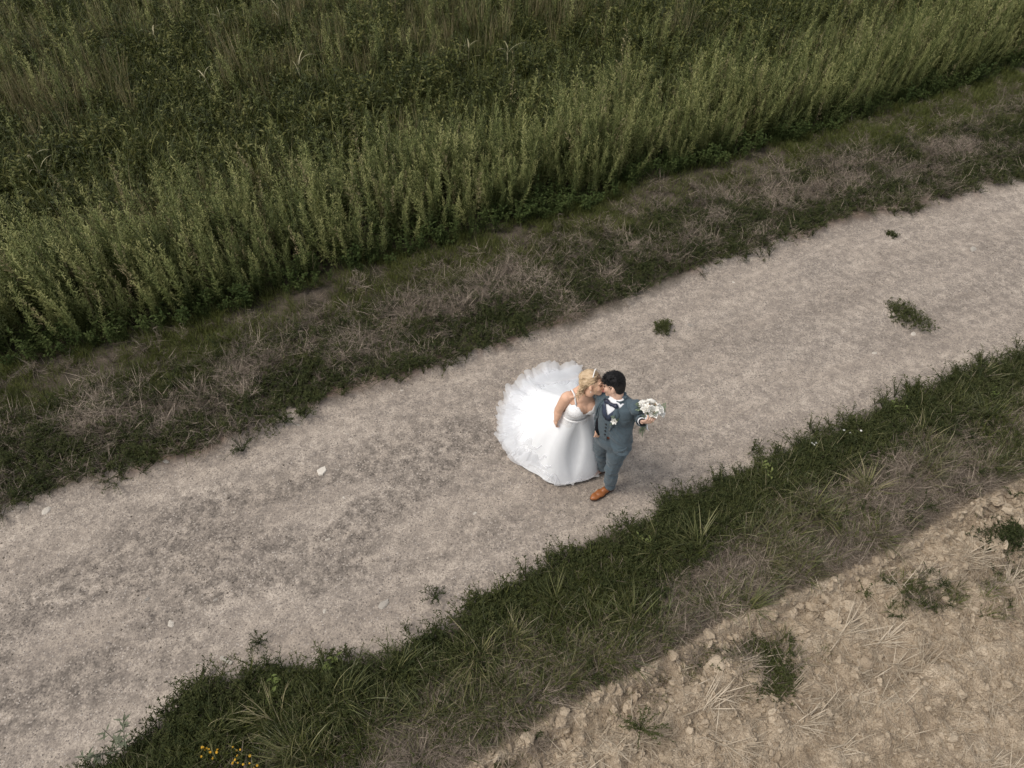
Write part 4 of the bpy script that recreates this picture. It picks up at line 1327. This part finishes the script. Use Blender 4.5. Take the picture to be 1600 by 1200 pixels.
# lapels
for s in (1, -1):
    pts, ws = [], []
    for t in (0, .2, .4, .6, .78, .9, 1):
        z = 1.16 + .30 * t
        ph = math.radians(np.interp(z, [1.15, 1.30, 1.42, 1.46], [15, 17, 23, 28] if s > 0 else [46, 40, 42, 46]))
        a, b = np.interp(z, [1.12, 1.25, 1.34, 1.405, 1.46], [.182, .192, .202, .192, .098]), np.interp(z, [1.12, 1.25, 1.34, 1.405, 1.46], [.146, .150, .142, .115, .088])
        wd = (.004, .022, .036, .05, .062, .034, .026)[len(pts)]
        rr = 1 / math.sqrt((math.sin(ph) / a) ** 2 + (math.cos(ph) / b) ** 2) + .016
        pc = gp(s * math.sin(ph) * rr, math.cos(ph) * rr - .006, z)
        wv = (GL * s * math.cos(ph) - GF * math.sin(ph) * .8 - Vector((0, 0, .25))).normalized() * wd * .5
        pts.append(pc + wv * .9); ws.append(wv)
    o = strip('lapel', pts, ws, M_SUIT, groom, .005)
    o.parent = jacket; o.matrix_parent_inverse = Matrix()
# open right flap showing its lining
fl = [(P(946, 636, 1.31), P(938, 643, 1.28)), (P(945, 645, 1.24), P(934, 650, 1.215)), (P(944, 656, 1.16), P(931, 661, 1.14)), (P(942, 667, 1.08), P(930, 672, 1.06)), (P(940, 679, 1.0), P(935, 681, .995))]
g = G(); vs = []
for a, b in fl: vs += [a + Vector((0, .05, 0)), a.lerp(b, .5) + Vector((0, .012, 0)), b]
g.add(vs, [q for i in range(4) for q in ((3 * i, 3 * i + 3, 3 * i + 4, 3 * i + 1), (3 * i + 1, 3 * i + 4, 3 * i + 5, 3 * i + 2))])
o = kid('front_flap', g.mesh('front_flap', M_LINING, True), groom); o.parent = jacket; o.matrix_parent_inverse = Matrix()
solidify(o, .008)
# pocket flap on the left side
pk = [gp(.225, .095, .985), gp(.20, .135, .965), gp(.155, .165, .95)]
o = strip('pocket_flap', pk, [Vector((0, 0, .022))] * 3, M_SUIT, groom, .006); o.parent = jacket; o.matrix_parent_inverse = Matrix()
# cuffs and watch
for nm, el, wr, r0, mt in (('cuff', elL, wrL, .035, M_SHIRT), ('cuff', elR, wrR, .035, M_SHIRT)):
    a = el.lerp(wr, .86); b = el.lerp(wr, 1.0)
    kid(nm, (lambda g: (tube(g, [a, b], [r0, r0], 16), g.mesh(nm, mt, True))[1])(G()), groom)
a = elL.lerp(wrL, 1.01); b = elL.lerp(wrL, 1.06)
kid('watch', (lambda g: (tube(g, [a, b], [.032, .032], 16), g.mesh('watch', M_WATCH, True))[1])(G()), groom)
# shoes
def shoe(ank, toe_px, heel_px):
    t, h_ = P(*toe_px, .03), P(*heel_px, .03); d = (t - h_); d.z = 0; d.normalize()
    heel = Vector((ank.x, ank.y, .0)) - d * .055; s = Vector((0, 0, 1)).cross(d)
    R = Matrix((d, s, Vector((0, 0, 1)))).transposed()
    S = Solid()
    for x, y, z, r in ((.035, 0, .045, (.042, .034, .042)), (.055, 0, .06, (.045, .035, .045)), (.11, 0, .045, (.06, .038, .040)), (.17, 0, .036, (.065, .047, .032)), (.225, 0, .03, (.062, .043, .024)), (.262, 0, .026, (.032, .028, .018))):
        S.ell(heel + R @ Vector((x, y, z)), r, R)
    me = S.fuse('shoe', .005, 4, M_SHOE)
    o = kid('shoe', patch(me, lambda c: c.z > .016, 0, 'shoe', M_SHOE), groom)
    S = Solid()
    for x, r in ((.035, (.046, .038, .013)), (.11, (.07, .038, .010)), (.17, (.07, .051, .010)), (.225, (.068, .047, .010)), (.262, (.036, .031, .010))):
        S.ell(heel + R @ Vector((x, 0, .011)), r, R)
    kid('sole', S.fuse('sole', .005, 2, M_SOLE), groom, parent=o)
    for i, x in enumerate((.115, .13, .145)):
        z = .083 - i * .006
        kid('lace', (lambda g: (tube(g, [heel + R @ Vector((x, -.016, z - .004)), heel + R @ Vector((x, 0, z)), heel + R @ Vector((x, .016, z - .004))], .003, 5), g.mesh('lace', M_SOLE, True))[1])(G()), groom, parent=o)
shoe(ankL, (925, 779), (954, 763)); shoe(ankR, (921, 738), (945, 731))
# groom's hair and face
S = Solid(); E = lambda p, r: S.ell(gT(p), r, gR)
E((-.014, 0, .045), (.0955, .0760, .086)); E((.026, .0, .100), (.044, .052, .024)); E((-.06, 0, .035), (.050, .060, .066)); E((.005, 0, .115), (.058, .050, .022))
hm = S.fuse('hair', .005, 2, None, lambda co, nr: co + nr * ((fbm(co[:, 0] * 60, co[:, 1] * 130 + co[:, 2] * 60, 2) - .5) * .006)[:, None])
iR = gR.inverted()
def g_hair(c):
    q = iR @ (Vector(c) - gheadc); return q.z > (.034 if -.034 < q.x < .016 else .012) - .75 * max(0, -q.x - .030) + (.03 if q.x > .05 else 0) + (.05 if q.x > .045 else 0) * (q.x - .045) / .04
ghair = kid('hair', patch(hm, g_hair, 0, 'hair', M_BLACK), groom)
g = G()
for i in range(520):
    a = U(0, 6.28); e = math.acos(1 - U(0, 1) * .95)
    nrm = Vector((math.sin(e) * math.cos(a), math.sin(e) * math.sin(a), math.cos(e)))
    q = Vector((-.014 + .094 * nrm.x, .075 * nrm.y, .045 + .085 * nrm.z))
    if q.z < .05 and q.x > -.02: continue
    d = (nrm * .55 + Vector((.75, U(-.35, .35), U(-.2, .3)))).normalized() * U(.018, .034)
    tube(g, [gT(q), gT(q + d * .5 + nrm * .004), gT(q + d + nrm * .002)], [.0034, .0028, .0008], 4, U(0, 1))
kid('hair_tuft', g.mesh('hair_tuft', M_BLACK, True), groom, parent=ghair)
S = Solid(); E((-.022, 0, .022), (.0875, .0755, .082)); E((-.045, 0, -.02), (.056, .062, .06))
fm = S.fuse('hair_fade', .005, 2)
def g_fade(c):
    q = iR @ (Vector(c) - gheadc); return (-.045 - .9 * max(0, -q.x - .03) < q.z < .04) and q.x < .016 - .6 * max(0, .0 - q.z) and not (q.z < -.0 and -.028 < q.x < .014)
kid('hair_fade', patch(fm, g_fade, .001, 'hair_fade', M_FADE), groom)
def face_bits(T, R, root, brow, s_brow):
    for s in (-1, 1):
        tb = lambda pts, r, nm, mt: kid(nm, (lambda g: (tube(g, [T(p) for p in pts], r, 6), g.mesh(nm, mt, True))[1])(G()), root)
        tb([(.083, s * .014, .036), (.082, s * .030, .042), (.070, s * .048, .036)], [.003, s_brow, .002], 'eyebrow', brow)
        tb([(.079, s * .018, .008), (.080, s * .030, .004), (.072, s * .042, .007)], [.003, .0042, .002], 'eyelash', M_LASH)
    for nm, z in (('upper_lip', -.052), ('lower_lip', -.063)):
        Sx = Solid(); Sx.ell(T((.087, 0, z)), (.0125, .021, .0065), R, 2)
        me = bpy.data.meshes.new(nm); Sx.bm.to_mesh(me); Sx.bm.free(); me.polygons.foreach_set('use_smooth', np.ones(len(me.polygons), bool)); kid(nm, me, root, M_LIP)
face_bits(gT, gR, groom, M_BLACK, .0055)


# flowers
def rose_mesh(r, n=3):
    g = G()
    for ring in range(4):
        k = 3 + ring; rr = r * (.25 + .25 * ring)
        for i in range(k):
            a = 2 * math.pi * (i + .5 * ring) / k + ring
            c, s = math.cos(a), math.sin(a); w = rr * 1.5 / max(1, k / 3.5)
            z0, z1 = r * .1, r * (.95 - .13 * ring)
            vs = []
            for j, (q, z, ww) in enumerate(((.35, z0, .5), (1.0, z0 + .45 * (z1 - z0), 1.0), (1.05, z1, .9), (1.25, z1 + r * .02, .5))):
                for t in (-1, 0, 1):
                    x = rr * q * (1 - .18 * abs(t)); y = t * w * .5 * ww
                    vs.append((c * x - s * y, s * x + c * y, z))
            g.add(vs, [(j * 3 + t, j * 3 + t + 1, j * 3 + t + 4, j * 3 + t + 3) for j in range(3) for t in (0, 1)])
    return g.mesh('rose', M_ROSE, True)


def orient(o, loc, d, k=1.0, roll=0.0):
    o.matrix_local = Matrix.Translation(loc) @ Vector(d).to_track_quat('Z', 'Y').to_matrix().to_4x4() @ Matrix.Rotation(roll, 4, 'Z') @ Matrix.Scale(k, 4)


def leaf_spray(L, n, mat, w=.5):
    g = G(); tube(g, [(0, 0, 0), (0.005, 0, L * .5), (.02, .005, L)], [.002, .0016, .001], 4)
    for i in range(n):
        t = .25 + .75 * i / n; s = 1 if i % 2 else -1
        leaf(g, (.015 * t * t, 0, L * t), (.3, s * .9, .75), (1, 0, 0), .032 * U(.8, 1.2), .032 * w, U(0, 1), .12)
    return g.mesh('leaf_spray', mat)


boq_base, boq_top = P(1003, 673, 1.30), P(1017, 638, 1.52)
ax = (boq_top - boq_base).normalized()
bouquet = empty('bouquet', boq_base)
tag(bouquet, 'bouquet of white roses and green sprigs in the raised hand of the groom', 'bouquet')
ROSE = rose_mesh(.042)
bR = ax.to_track_quat('Z', 'Y').to_matrix()
hub = boq_top - boq_base
for i, (a, e, r, k) in enumerate(((0, .05, .03, 1.15), (20, .75, .075, 1.1), (75, .8, .08, 1.0), (130, .85, .085, 1.2), (185, .8, .085, 1.25), (240, .85, .08, 1.05), (300, .8, .085, 1.15), (340, 1.25, .10, .9), (215, 1.3, .10, .95))):
    a = math.radians(a)
    d = Vector((math.sin(e) * math.cos(a), math.sin(e) * math.sin(a), math.cos(e)))
    o = link('rose', ROSE, bouquet)
    orient(o, hub + bR @ (d * r * 1.05 + Vector((0, 0, -.055))), bR @ d, k, U(0, 6))
SPR = [leaf_spray(.11, 9, M_GREEN), leaf_spray(.09, 7, M_DKGREEN, .4)]
for i in range(18):
    a = U(0, 6.28); e = U(.8, 1.7)
    d = Vector((math.sin(e) * math.cos(a), math.sin(e) * math.sin(a), math.cos(e)))
    o = link('leaf_spray', SPR[0] if i % 4 else SPR[1], bouquet); orient(o, hub + bR @ (d * .05 + Vector((0, 0, -.06))), bR @ d, U(.7, 1.05), U(0, 6))
bud = stone_mesh('bud', M_BUD, .2, 1, 1)
for i in range(7):
    a = U(0, 6.28) if i > 3 else 4.2 + U(-.6, .6); e = U(.2, 1.0); d = Vector((math.sin(e) * math.cos(a), math.sin(e) * math.sin(a), math.cos(e)))
    o = link('bud', bud, bouquet); orient(o, hub + bR @ (d * .10 + Vector((0, 0, -.05))), bR @ d, U(.006, .011))
g = G()
for i in range(16):
    a = U(0, 6.28); r = U(.002, .012); f = bR @ Vector((math.cos(a) * r * 2.6, math.sin(a) * r * 2.6, -.03 + U(-.02, .02))); m_ = hub * .55 + bR @ Vector((math.cos(a) * r * .7, math.sin(a) * r * .7, 0))
    t_ = hub + bR @ Vector((math.cos(a) * r * 2.5, math.sin(a) * r * 2.5, -.05))
    tube(g, [f, m_, t_], .0028, 4, U(0, 1))
link('stem', g.mesh('stem', M_GREEN, True), bouquet)
g = G(); tube(g, [hub * .35, hub * .6, hub * .72], [.017, .016, .020], 12)
link('ribbon', g.mesh('ribbon', M_RIBBON, True), bouquet)
g = G()
for s in (-1, 1):
    b0 = hub * .40; vs = []
    for i in range(6):
        t = i / 5; c = b0 + bR @ Vector((.012 + .05 * t * s, -.02 - .02 * t, -.09 * t + .01 * math.sin(t * 7)))
        vs += [c + bR @ Vector((.012, 0, 0)), c - bR @ Vector((.012, 0, 0))]
    g.add(vs, [(2 * i, 2 * i + 1, 2 * i + 3, 2 * i + 2) for i in range(5)])
solidify(link('ribbon_tail', g.mesh('ribbon_tail', M_RIBBON, True), bouquet), .002)

bt = kid('boutonniere', rose_mesh(.026), groom); bt.parent = jacket; bt.matrix_parent_inverse = Matrix()
bpos = onfront(.085, 1.335, .045); bd = (GF * .8 + Vector((0, -.3, .5))).normalized()
bt.matrix_local = Matrix.Translation(bpos - groom.location) @ bd.to_track_quat('Z', 'Y').to_matrix().to_4x4()
# jacket's own local space starts at the groom's base
bt.parent = groom; bt.matrix_parent_inverse = Matrix()
for i, dd in enumerate(((0, .2, 1), (.7, .1, .5), (-.6, .1, .7), (.1, -.2, -1), (-.3, 0, -.9))):
    o = link('leaf_spray', SPR[1 if i % 2 else 0], bt); orient(o, Vector((0, 0, -.004)), Vector((dd[0], dd[2], .15)), .52, i)

# ================================================================== bride
BF = Vector((.36, -.93, 0)).normalized(); BL = Vector((0, 0, 1)).cross(BF)
def bp(l, f, z):
    zz = [.0, .9, 1.05, 1.2, 1.36, 1.5]
    c = Vector((np.interp(z, zz, [.60, .595, .605, .635, .66, .67]), np.interp(z, zz, [4.62, 4.50, 4.44, 4.42, 4.45, 4.45]), z))
    return c + BL * l + BF * f
bride = empty('person', (.605, 4.6, 0))
tag(bride, 'blond bride in a white lace and tulle gown kissing the groom', 'person', 'the kissing couple')
bfwd = Vector((.92, -.30, .12)); bRm = frame(bfwd, (-.25, .28, 1))
bheadc = MOUTH - bRm @ Vector((.094, 0, -.057))
S = Solid()
bT = head_prims(S, bheadc, bRm, bp(.0, -.005, 1.365), .046, True)
S.loft([(bp(0, 0, z), BL * a, BF * b) for z, a, b in ((.80, .165, .12), (.90, .17, .125), (1.02, .128, .098), (1.10, .125, .095), (1.20, .142, .105), (1.28, .152, .098), (1.335, .145, .072), (1.375, .075, .055))], 36)
for s in (-1, 1):
    S.ell(bp(s * .066, .062, 1.20), (.078, .068, .082))
    S.ell(bp(s * .145, -.005, 1.32), (.054, .052, .048))
    S.chain([bp(s * .09, -.01, .84), bp(s * .09, .01, .46), bp(s * .08, -.02, .09)], [.085, .055, .036])
    S.ell(bp(s * .08, .05, .05), (.04, .09, .035), frame(BL, (0, 0, 1)))
# collar bones and the upper chest
S.cone(bp(-.14, .035, 1.345), bp(-.02, .06, 1.335), .014, .012); S.cone(bp(.14, .035, 1.345), bp(.02, .06, 1.335), .014, .012)
S.ell(bp(0, .045, 1.29), (.11, .05, .07), frame(BL, (0, 0, 1)))
S.ell(bp(0, .055, 1.20), (.09, .06, .08), frame(BL, (0, 0, 1)))
bshR, belR, bwrR = bp(-.165, -.005, 1.315), P(873, 641, 1.115), P(870, 654, 1.03)
bshL, belL, bwrL = bp(.165, -.005, 1.315), Vector((.845, 4.42, 1.08)), P(935, 668, 1.045)
arm(S, bshR, belR, bwrR, (.052, .042, .029)); arm(S, bshL, belL, bwrL, (.050, .041, .028))
hand(S, bwrR, P(866, 664, .93) - bwrR, Vector((.9, .3, 0)), .75, -1, .85)
hand(S, bwrL, P(934, 682, .95) - bwrL, Vector((-.2, .9, .1)), .5, 1, .88)
bbody = S.fuse('body', .0045, 7, M_SKIN_B)
kid('body', bbody, bride)


def bloc(c):
    q = bp(0, 0, c.z); d = Vector(c) - q; return d.dot(BL), d.dot(BF)
def arm_far(c, k=.068): return min(seg_d(c, bshR + Vector((0, 0, 0)), belR), seg_d(c, belR, bwrR), seg_d(c, bshL, belL), seg_d(c, belL, bwrL)) > k
def in_bodice(c):
    if not arm_far(c, .060): return False
    l, f = bloc(c)
    top = 1.165 + max(0, abs(l) - .006) * 1.35 if f > 0 else 1.16 + .25 * max(0, abs(l) - .05)
    top = min(top, 1.275) + .004 * math.sin(l * 220)
    return 1.00 < c.z < top
bodice = kid('bodice', patch(bbody, in_bodice, .007, 'bodice', M_LACE), bride)
solidify(bodice, .004)
for s in (-1, 1):
    pts = [bp(s * .098, .098, 1.262), bp(s * .108, .072, 1.315), bp(s * .115, .035, 1.372), bp(s * .113, -.03, 1.370), bp(s * .09, -.088, 1.25)]
    strip('strap', pts, [BL * .008] * 5, M_LACE, bride).matrix_parent_inverse = Matrix.Translation(bride.location).inverted()

# skirt: waist ring swept to the traced hem
HEM = [(942, 716, .02), (938, 733, .02), (924, 747, .02), (900, 754, .02), (874, 757, .02), (856, 753, .02), (842, 743, .02), (826, 735, .02), (809, 722, .03), (796, 706, .04), (788, 690, .05), (784, 674, .05), (787, 656, .05), (791, 638, .06), (797, 621, .07), (808, 606, .08), (823, 595, .09), (839, 587, .09), (856, 581, .09), (874, 578, .09), (892, 580, .09), (908, 588, .08), (921, 604, .07), (932, 630, .05), (939, 660, .04), (943, 690, .03)]
hem = [P(*q) for q in HEM]
cen = sum(hem, Vector()) / len(hem)
NA, NR = 288, 30
cum = [0]
for i in range(len(hem)): cum.append(cum[-1] + (hem[(i + 1) % len(hem)] - hem[i]).length)
def hem_at(s):
    s = s % 1 * cum[-1]; i = max(0, min(len(hem) - 1, int(np.searchsorted(cum, s)) - 1)); t = (s - cum[i]) / (cum[i + 1] - cum[i])
    p0, p1, p2, p3 = (hem[(i + k) % len(hem)] for k in (-1, 0, 1, 2))
    return .5 * ((2 * p1) + (p2 - p0) * t + (2 * p0 - 5 * p1 + 4 * p2 - p3) * t * t + (3 * p1 - p0 - 3 * p2 + p3) * t ** 3)
WC = bp(0, 0, 1.05)
hemS = [hem_at(k / NA) for k in range(NA)]
hang = [math.atan2(p.y - WC.y - .25 * (cen.y - WC.y), p.x - WC.x - .25 * (cen.x - WC.x)) for p in hemS]


def skirt_pt(k, t, out=0.0, lift=0.0, fold=1.0):
    hp = hemS[k % NA]; a = hang[k % NA]
    w = WC + BL * 0
    wr = Vector((math.cos(a), math.sin(a), 0))
    l, f = wr.dot(BL), wr.dot(BF)
    rr = 1 / math.sqrt((l / .130) ** 2 + (f / .106) ** 2)
    p0 = w + wr * rr
    rad = (hp - p0); rad.z = 0; far = rad.length; rd = rad.normalized()
    e = 1.0 + .55 * max(0, far - .45)
    sx = t ** (.92 - .10 * min(1, far))
    z = hp.z + (p0.z - hp.z) * max(0, 1 - t) ** e
    bulge = math.sin(math.pi * min(1, t)) * .045 * (1.2 if far < .7 else .6)
    th = k / NA
    fo = (float(fbm(th * 30 + 3, t * .8, 2)) - .5) * .14 * t ** 1.2 * (.45 + .55 * min(1, far / .9)) * fold
    p = p0 + rd * (far * sx + bulge + fo * .6 + out)
    return Vector((p.x, p.y, max(.012, z + bulge * .6 + fo * .5 * (1 - .5 * t) + lift)))


g = G(); vs = []
for r in range(NR + 1):
    for k in range(NA): vs.append(skirt_pt(k, r / NR))
g.add(vs, [(r * NA + k, (r + 1) * NA + k, (r + 1) * NA + (k + 1) % NA, r * NA + (k + 1) % NA) for r in range(NR) for k in range(NA)])
skirt = kid('skirt', g.mesh('skirt', M_SKIRT, True), bride)
# lace running down from the waist
g = G(); vs = []; rows = 6
for r in range(rows + 1):
    for k in range(NA):
        lim = .03 + .13 * float(fbm(k / NA * 60, 3.3, 2))
        vs.append(skirt_pt(k, lim * r / rows, .005 * (1 - r / rows) - .001, .002))
g.add(vs, [(r * NA + k, (r + 1) * NA + k, (r + 1) * NA + (k + 1) % NA, r * NA + (k + 1) % NA) for r in range(rows) for k in range(NA)])
kid('lace_trim', g.mesh('lace_trim', M_LACE, True), bride, parent=skirt)
g = G(); vs = []
for r in range(4):
    for k in range(72):
        a = 2 * math.pi * k / 72
        vs.append(bp(.1375 * math.cos(a), .121 * math.sin(a) + .008, 1.034 + .011 * r) + (BL * math.cos(a) + BF * math.sin(a)) * (.004 if r in (1, 2) else -.004))
g.add(vs, [(r * 72 + k, r * 72 + (k + 1) % 72, (r + 1) * 72 + (k + 1) % 72, (r + 1) * 72 + k) for r in range(3) for k in range(72)])
kid('sash', g.mesh('sash', M_LACE, True), bride)
# tulle flounces along the train
def flounce(t0, t1, out, seed, k0, k1, amp, lift, fq):
    g = G(); vs = []; R_ = 7; K = list(range(k0, k1 + 1)); step = 1
    sub = 3
    cols = []
    for k in K[:-1]:
        for j in range(sub): cols.append(k + j / sub)
    for c in cols:
        fade = min(1, .12 + (c - k0) / 42, .12 + (k1 - c) / 14)
        ph = 2 * math.pi * c * fq * .7 + 14 * float(fbm(c * .07 + seed, seed, 3)); amv = .25 + 1.3 * float(fbm(c * .06 + 3 * seed, 2.2, 2))
        for r in range(R_ + 1):
            q = r / R_; ts = t0 + .34 * (float(fbm(c * .13 + seed * 7, seed, 3)) - .5); t = ts + (t1 - ts) * q * fade
            kk = int(math.floor(c)); fr = c - kk
            p = skirt_pt(kk, t).lerp(skirt_pt(kk + 1, t), fr)
            d = (hemS[kk % NA] - WC); d.z = 0; d.normalize(); s_ = Vector((-d.y, d.x, 0))
            w = amp * q * fade * amv
            irr = abs(float(fbm(c * .17 + seed * 3, 1.7 + seed, 3)) - .5) * 1.6 - .12
            p = p + Vector((0, 0, -.002 + .022 * min(1, q * 2.5) + lift * math.sin(q * 2.6) + w * (.4 + math.sin(ph) * .6))) + s_ * w * math.cos(ph * 1.0) * .55 + d * (out * q * fade + irr * .15 * q * q * fade)
            p.z = max(.02, p.z)
            vs.append(p)
    n = len(cols)
    g.add(vs, [(i * (R_ + 1) + r, i * (R_ + 1) + r + 1, (i + 1) * (R_ + 1) + r + 1, (i + 1) * (R_ + 1) + r) for i in range(n - 1) for r in range(R_)])
    kid('tulle_flounce', g.mesh('tulle_flounce', M_TULLE, True), bride, parent=skirt)
kA = min(range(NA), key=lambda k: (hemS[k] - P(860, 755, 0)).length)
kB = min(range(NA), key=lambda k: (hemS[k] - P(915, 592, .05)).length)
flounce(.62, .90, .01, 1.0, kA + 12, kB, .016, .016, .16)
flounce(.72, .97, .02, 2.0, kA + 4, kB + 2, .024, .016, .13)
flounce(.80, 1.02, .05, 3.0, kA - 2, kB + 4, .030, .014, .17)
flounce(.86, 1.05, .05, 4.0, kA - 6, kB + 6, .034, .010, .12)
flounce(.95, 1.04, .02, 5.0, kA - 64, kA + 6, .010, .004, .10)

# bride's hair, headband, veil, earring
S = Solid(); E = lambda p, r: S.ell(bT(p), r, bRm)
E((-.030, 0, .050), (.094, .080, .086)); E((-.075, 0, .02), (.055, .066, .062)); E((-.075, -.02, .085), (.05, .055, .035)); E((-.085, -.01, -.035), (.036, .042, .036))
hm = S.fuse('hair', .0045, 2, None, lambda co, nr: co + nr * ((fbm(co[:, 0] * 45 + co[:, 1] * 20, co[:, 2] * 80 + co[:, 0] * 25, 3) - .5) * .018)[:, None])
iB = bRm.inverted()
def b_hair(c):
    q = iB @ (Vector(c) - bheadc); return not (q.z < .0 and q.x > -.035) and not (q.x > .03 and q.z < .055)
bm_ = patch(hm, b_hair, 0, 'hair', [M_BLOND, M_ROOT])
for p in bm_.polygons:
    q = iB @ (p.center - bheadc)
    if q.x > .012 + .03 * float(fbm(q.y * 60, q.z * 60, 2)): p.material_index = 1
bhair = kid('hair', bm_, bride)
g = G()
for i in range(95):      # swept back locks over the right side, gathered low at the nape
    y0 = -U(.0, .074); z0 = .125 - 9 * y0 * y0 * U(.8, 1.2) + U(-.02, .01); x0 = U(-.02, .055)
    p0 = Vector((x0, y0 * .8, z0 + .003)); p3 = Vector((-.095 + U(-.02, .02), -.02 + U(-.03, .02), -.03 + U(-.03, .03)))
    p1 = Vector((x0 - .04, y0 - .028, z0 - .03)); p2 = Vector((-.06, -.075 + U(-.012, .012), .01 + U(-.03, .03)))
    pts = [bT(p0 * (1 - t) ** 3 + p1 * 3 * t * (1 - t) ** 2 + p2 * 3 * t * t * (1 - t) + p3 * t ** 3) for t in np.linspace(0, 1, 9)]
    tube(g, pts, [.001, .002, .003, .0036, .004, .004, .0036, .003, .0015], 4, U(0, 1))
for i in range(20):      # loose curls falling on the shoulder
    p0 = Vector((-.09, -.03, -.03)); e_ = Vector((-.10 + U(-.06, .03), -.05 + U(-.07, .06), -.11 + U(-.05, .03)))
    pts = [bT(p0.lerp(e_, t) + Vector((.014 * math.sin(t * 7 + i), .014 * math.cos(t * 8 + i * 2), .01 * math.sin(t * 3)))) for t in np.linspace(0, 1, 9)]
    tube(g, pts, [.004, .0055, .006, .006, .005, .0045, .004, .003, .0015], 5, U(0, 1))
for s in (-1, 1):
    for i in range(3):
        tube(g, [bT((.062 - .012 * i, s * .058, .06)), bT((.058 - .012 * i, s * .073, .02)), bT((.045 - .01 * i, s * .075, -.03)), bT((.045, s * .072, -.075 - .01 * i))], [.0015, .0018, .0015, .0008], 4)
kid('hair_lock', g.mesh('hair_lock', M_BLOND, True), bride, parent=bhair)
hb = [bT((.012 - .035 * (1 - abs(math.cos(a))) * 0, .082 * math.cos(a), .035 + .106 * math.sin(a))) for a in np.linspace(.75, math.pi - .75, 18)]
band = tubeob('headband', hb, .0045, M_PEARL, None, 6); band.parent = bride; band.matrix_parent_inverse = Matrix.Translation(bride.location).inverted()
g = G(); st_ = stone_mesh('bead', M_PEARL, .0, 1, 1)
for p in hb[3:-3]:
    o = link('bead', st_, None); o.parent = band
    o.matrix_local = Matrix.Translation(p + bRm @ Vector((.002, 0, .004))) @ Matrix.Scale(.0065, 4)
for s in (-1, 1):
    o = link('earring', st_, None); o.parent = bride; o.matrix_local = Matrix.Translation(bT((-.002, s * .082, -.036)) - bride.location) @ Matrix.Scale(.006, 4)
face_bits(bT, bRm, bride, M_BROW, .0038)
# veil from the comb down the back on to the train
top = [bT((-.085, y, .10 - 6 * y * y)) for y in np.linspace(-.06, .06, 13)]
g = G(); vs = []; R_ = 26
path = [(None), ]
for j, tp in enumerate(top):
    s_ = j / 12 * 2 - 1
    mid1 = bp(-s_ * -.0, -.16, 1.33) + BL * (s_ * .10) - BF * .02
    mid1 = bp(0, 0, 1.34) - BF * .20 + BL * s_ * .13
    mid2 = bp(0, 0, .85) - BF * .50 + BL * s_ * .26
    end = P(868, 580, .24) + BL * .34 * s_
    for r in range(R_ + 1):
        t = r / R_
        p = tp * (1 - t) ** 3 + mid1 * 3 * t * (1 - t) ** 2 + mid2 * 3 * t * t * (1 - t) + end * t ** 3
        vs.append(p + Vector((0, 0, .02 * t * math.sin(j * 1.9 + t * 2))) + Vector((.015 * t * math.sin(j * 2.3), .015 * t * math.cos(j * 2.3), 0)))
g.add(vs, [(j * (R_ + 1) + r, j * (R_ + 1) + r + 1, (j + 1) * (R_ + 1) + r + 1, (j + 1) * (R_ + 1) + r) for j in range(12) for r in range(R_)])
kid('veil', g.mesh('veil', M_TULLE, True), bride)
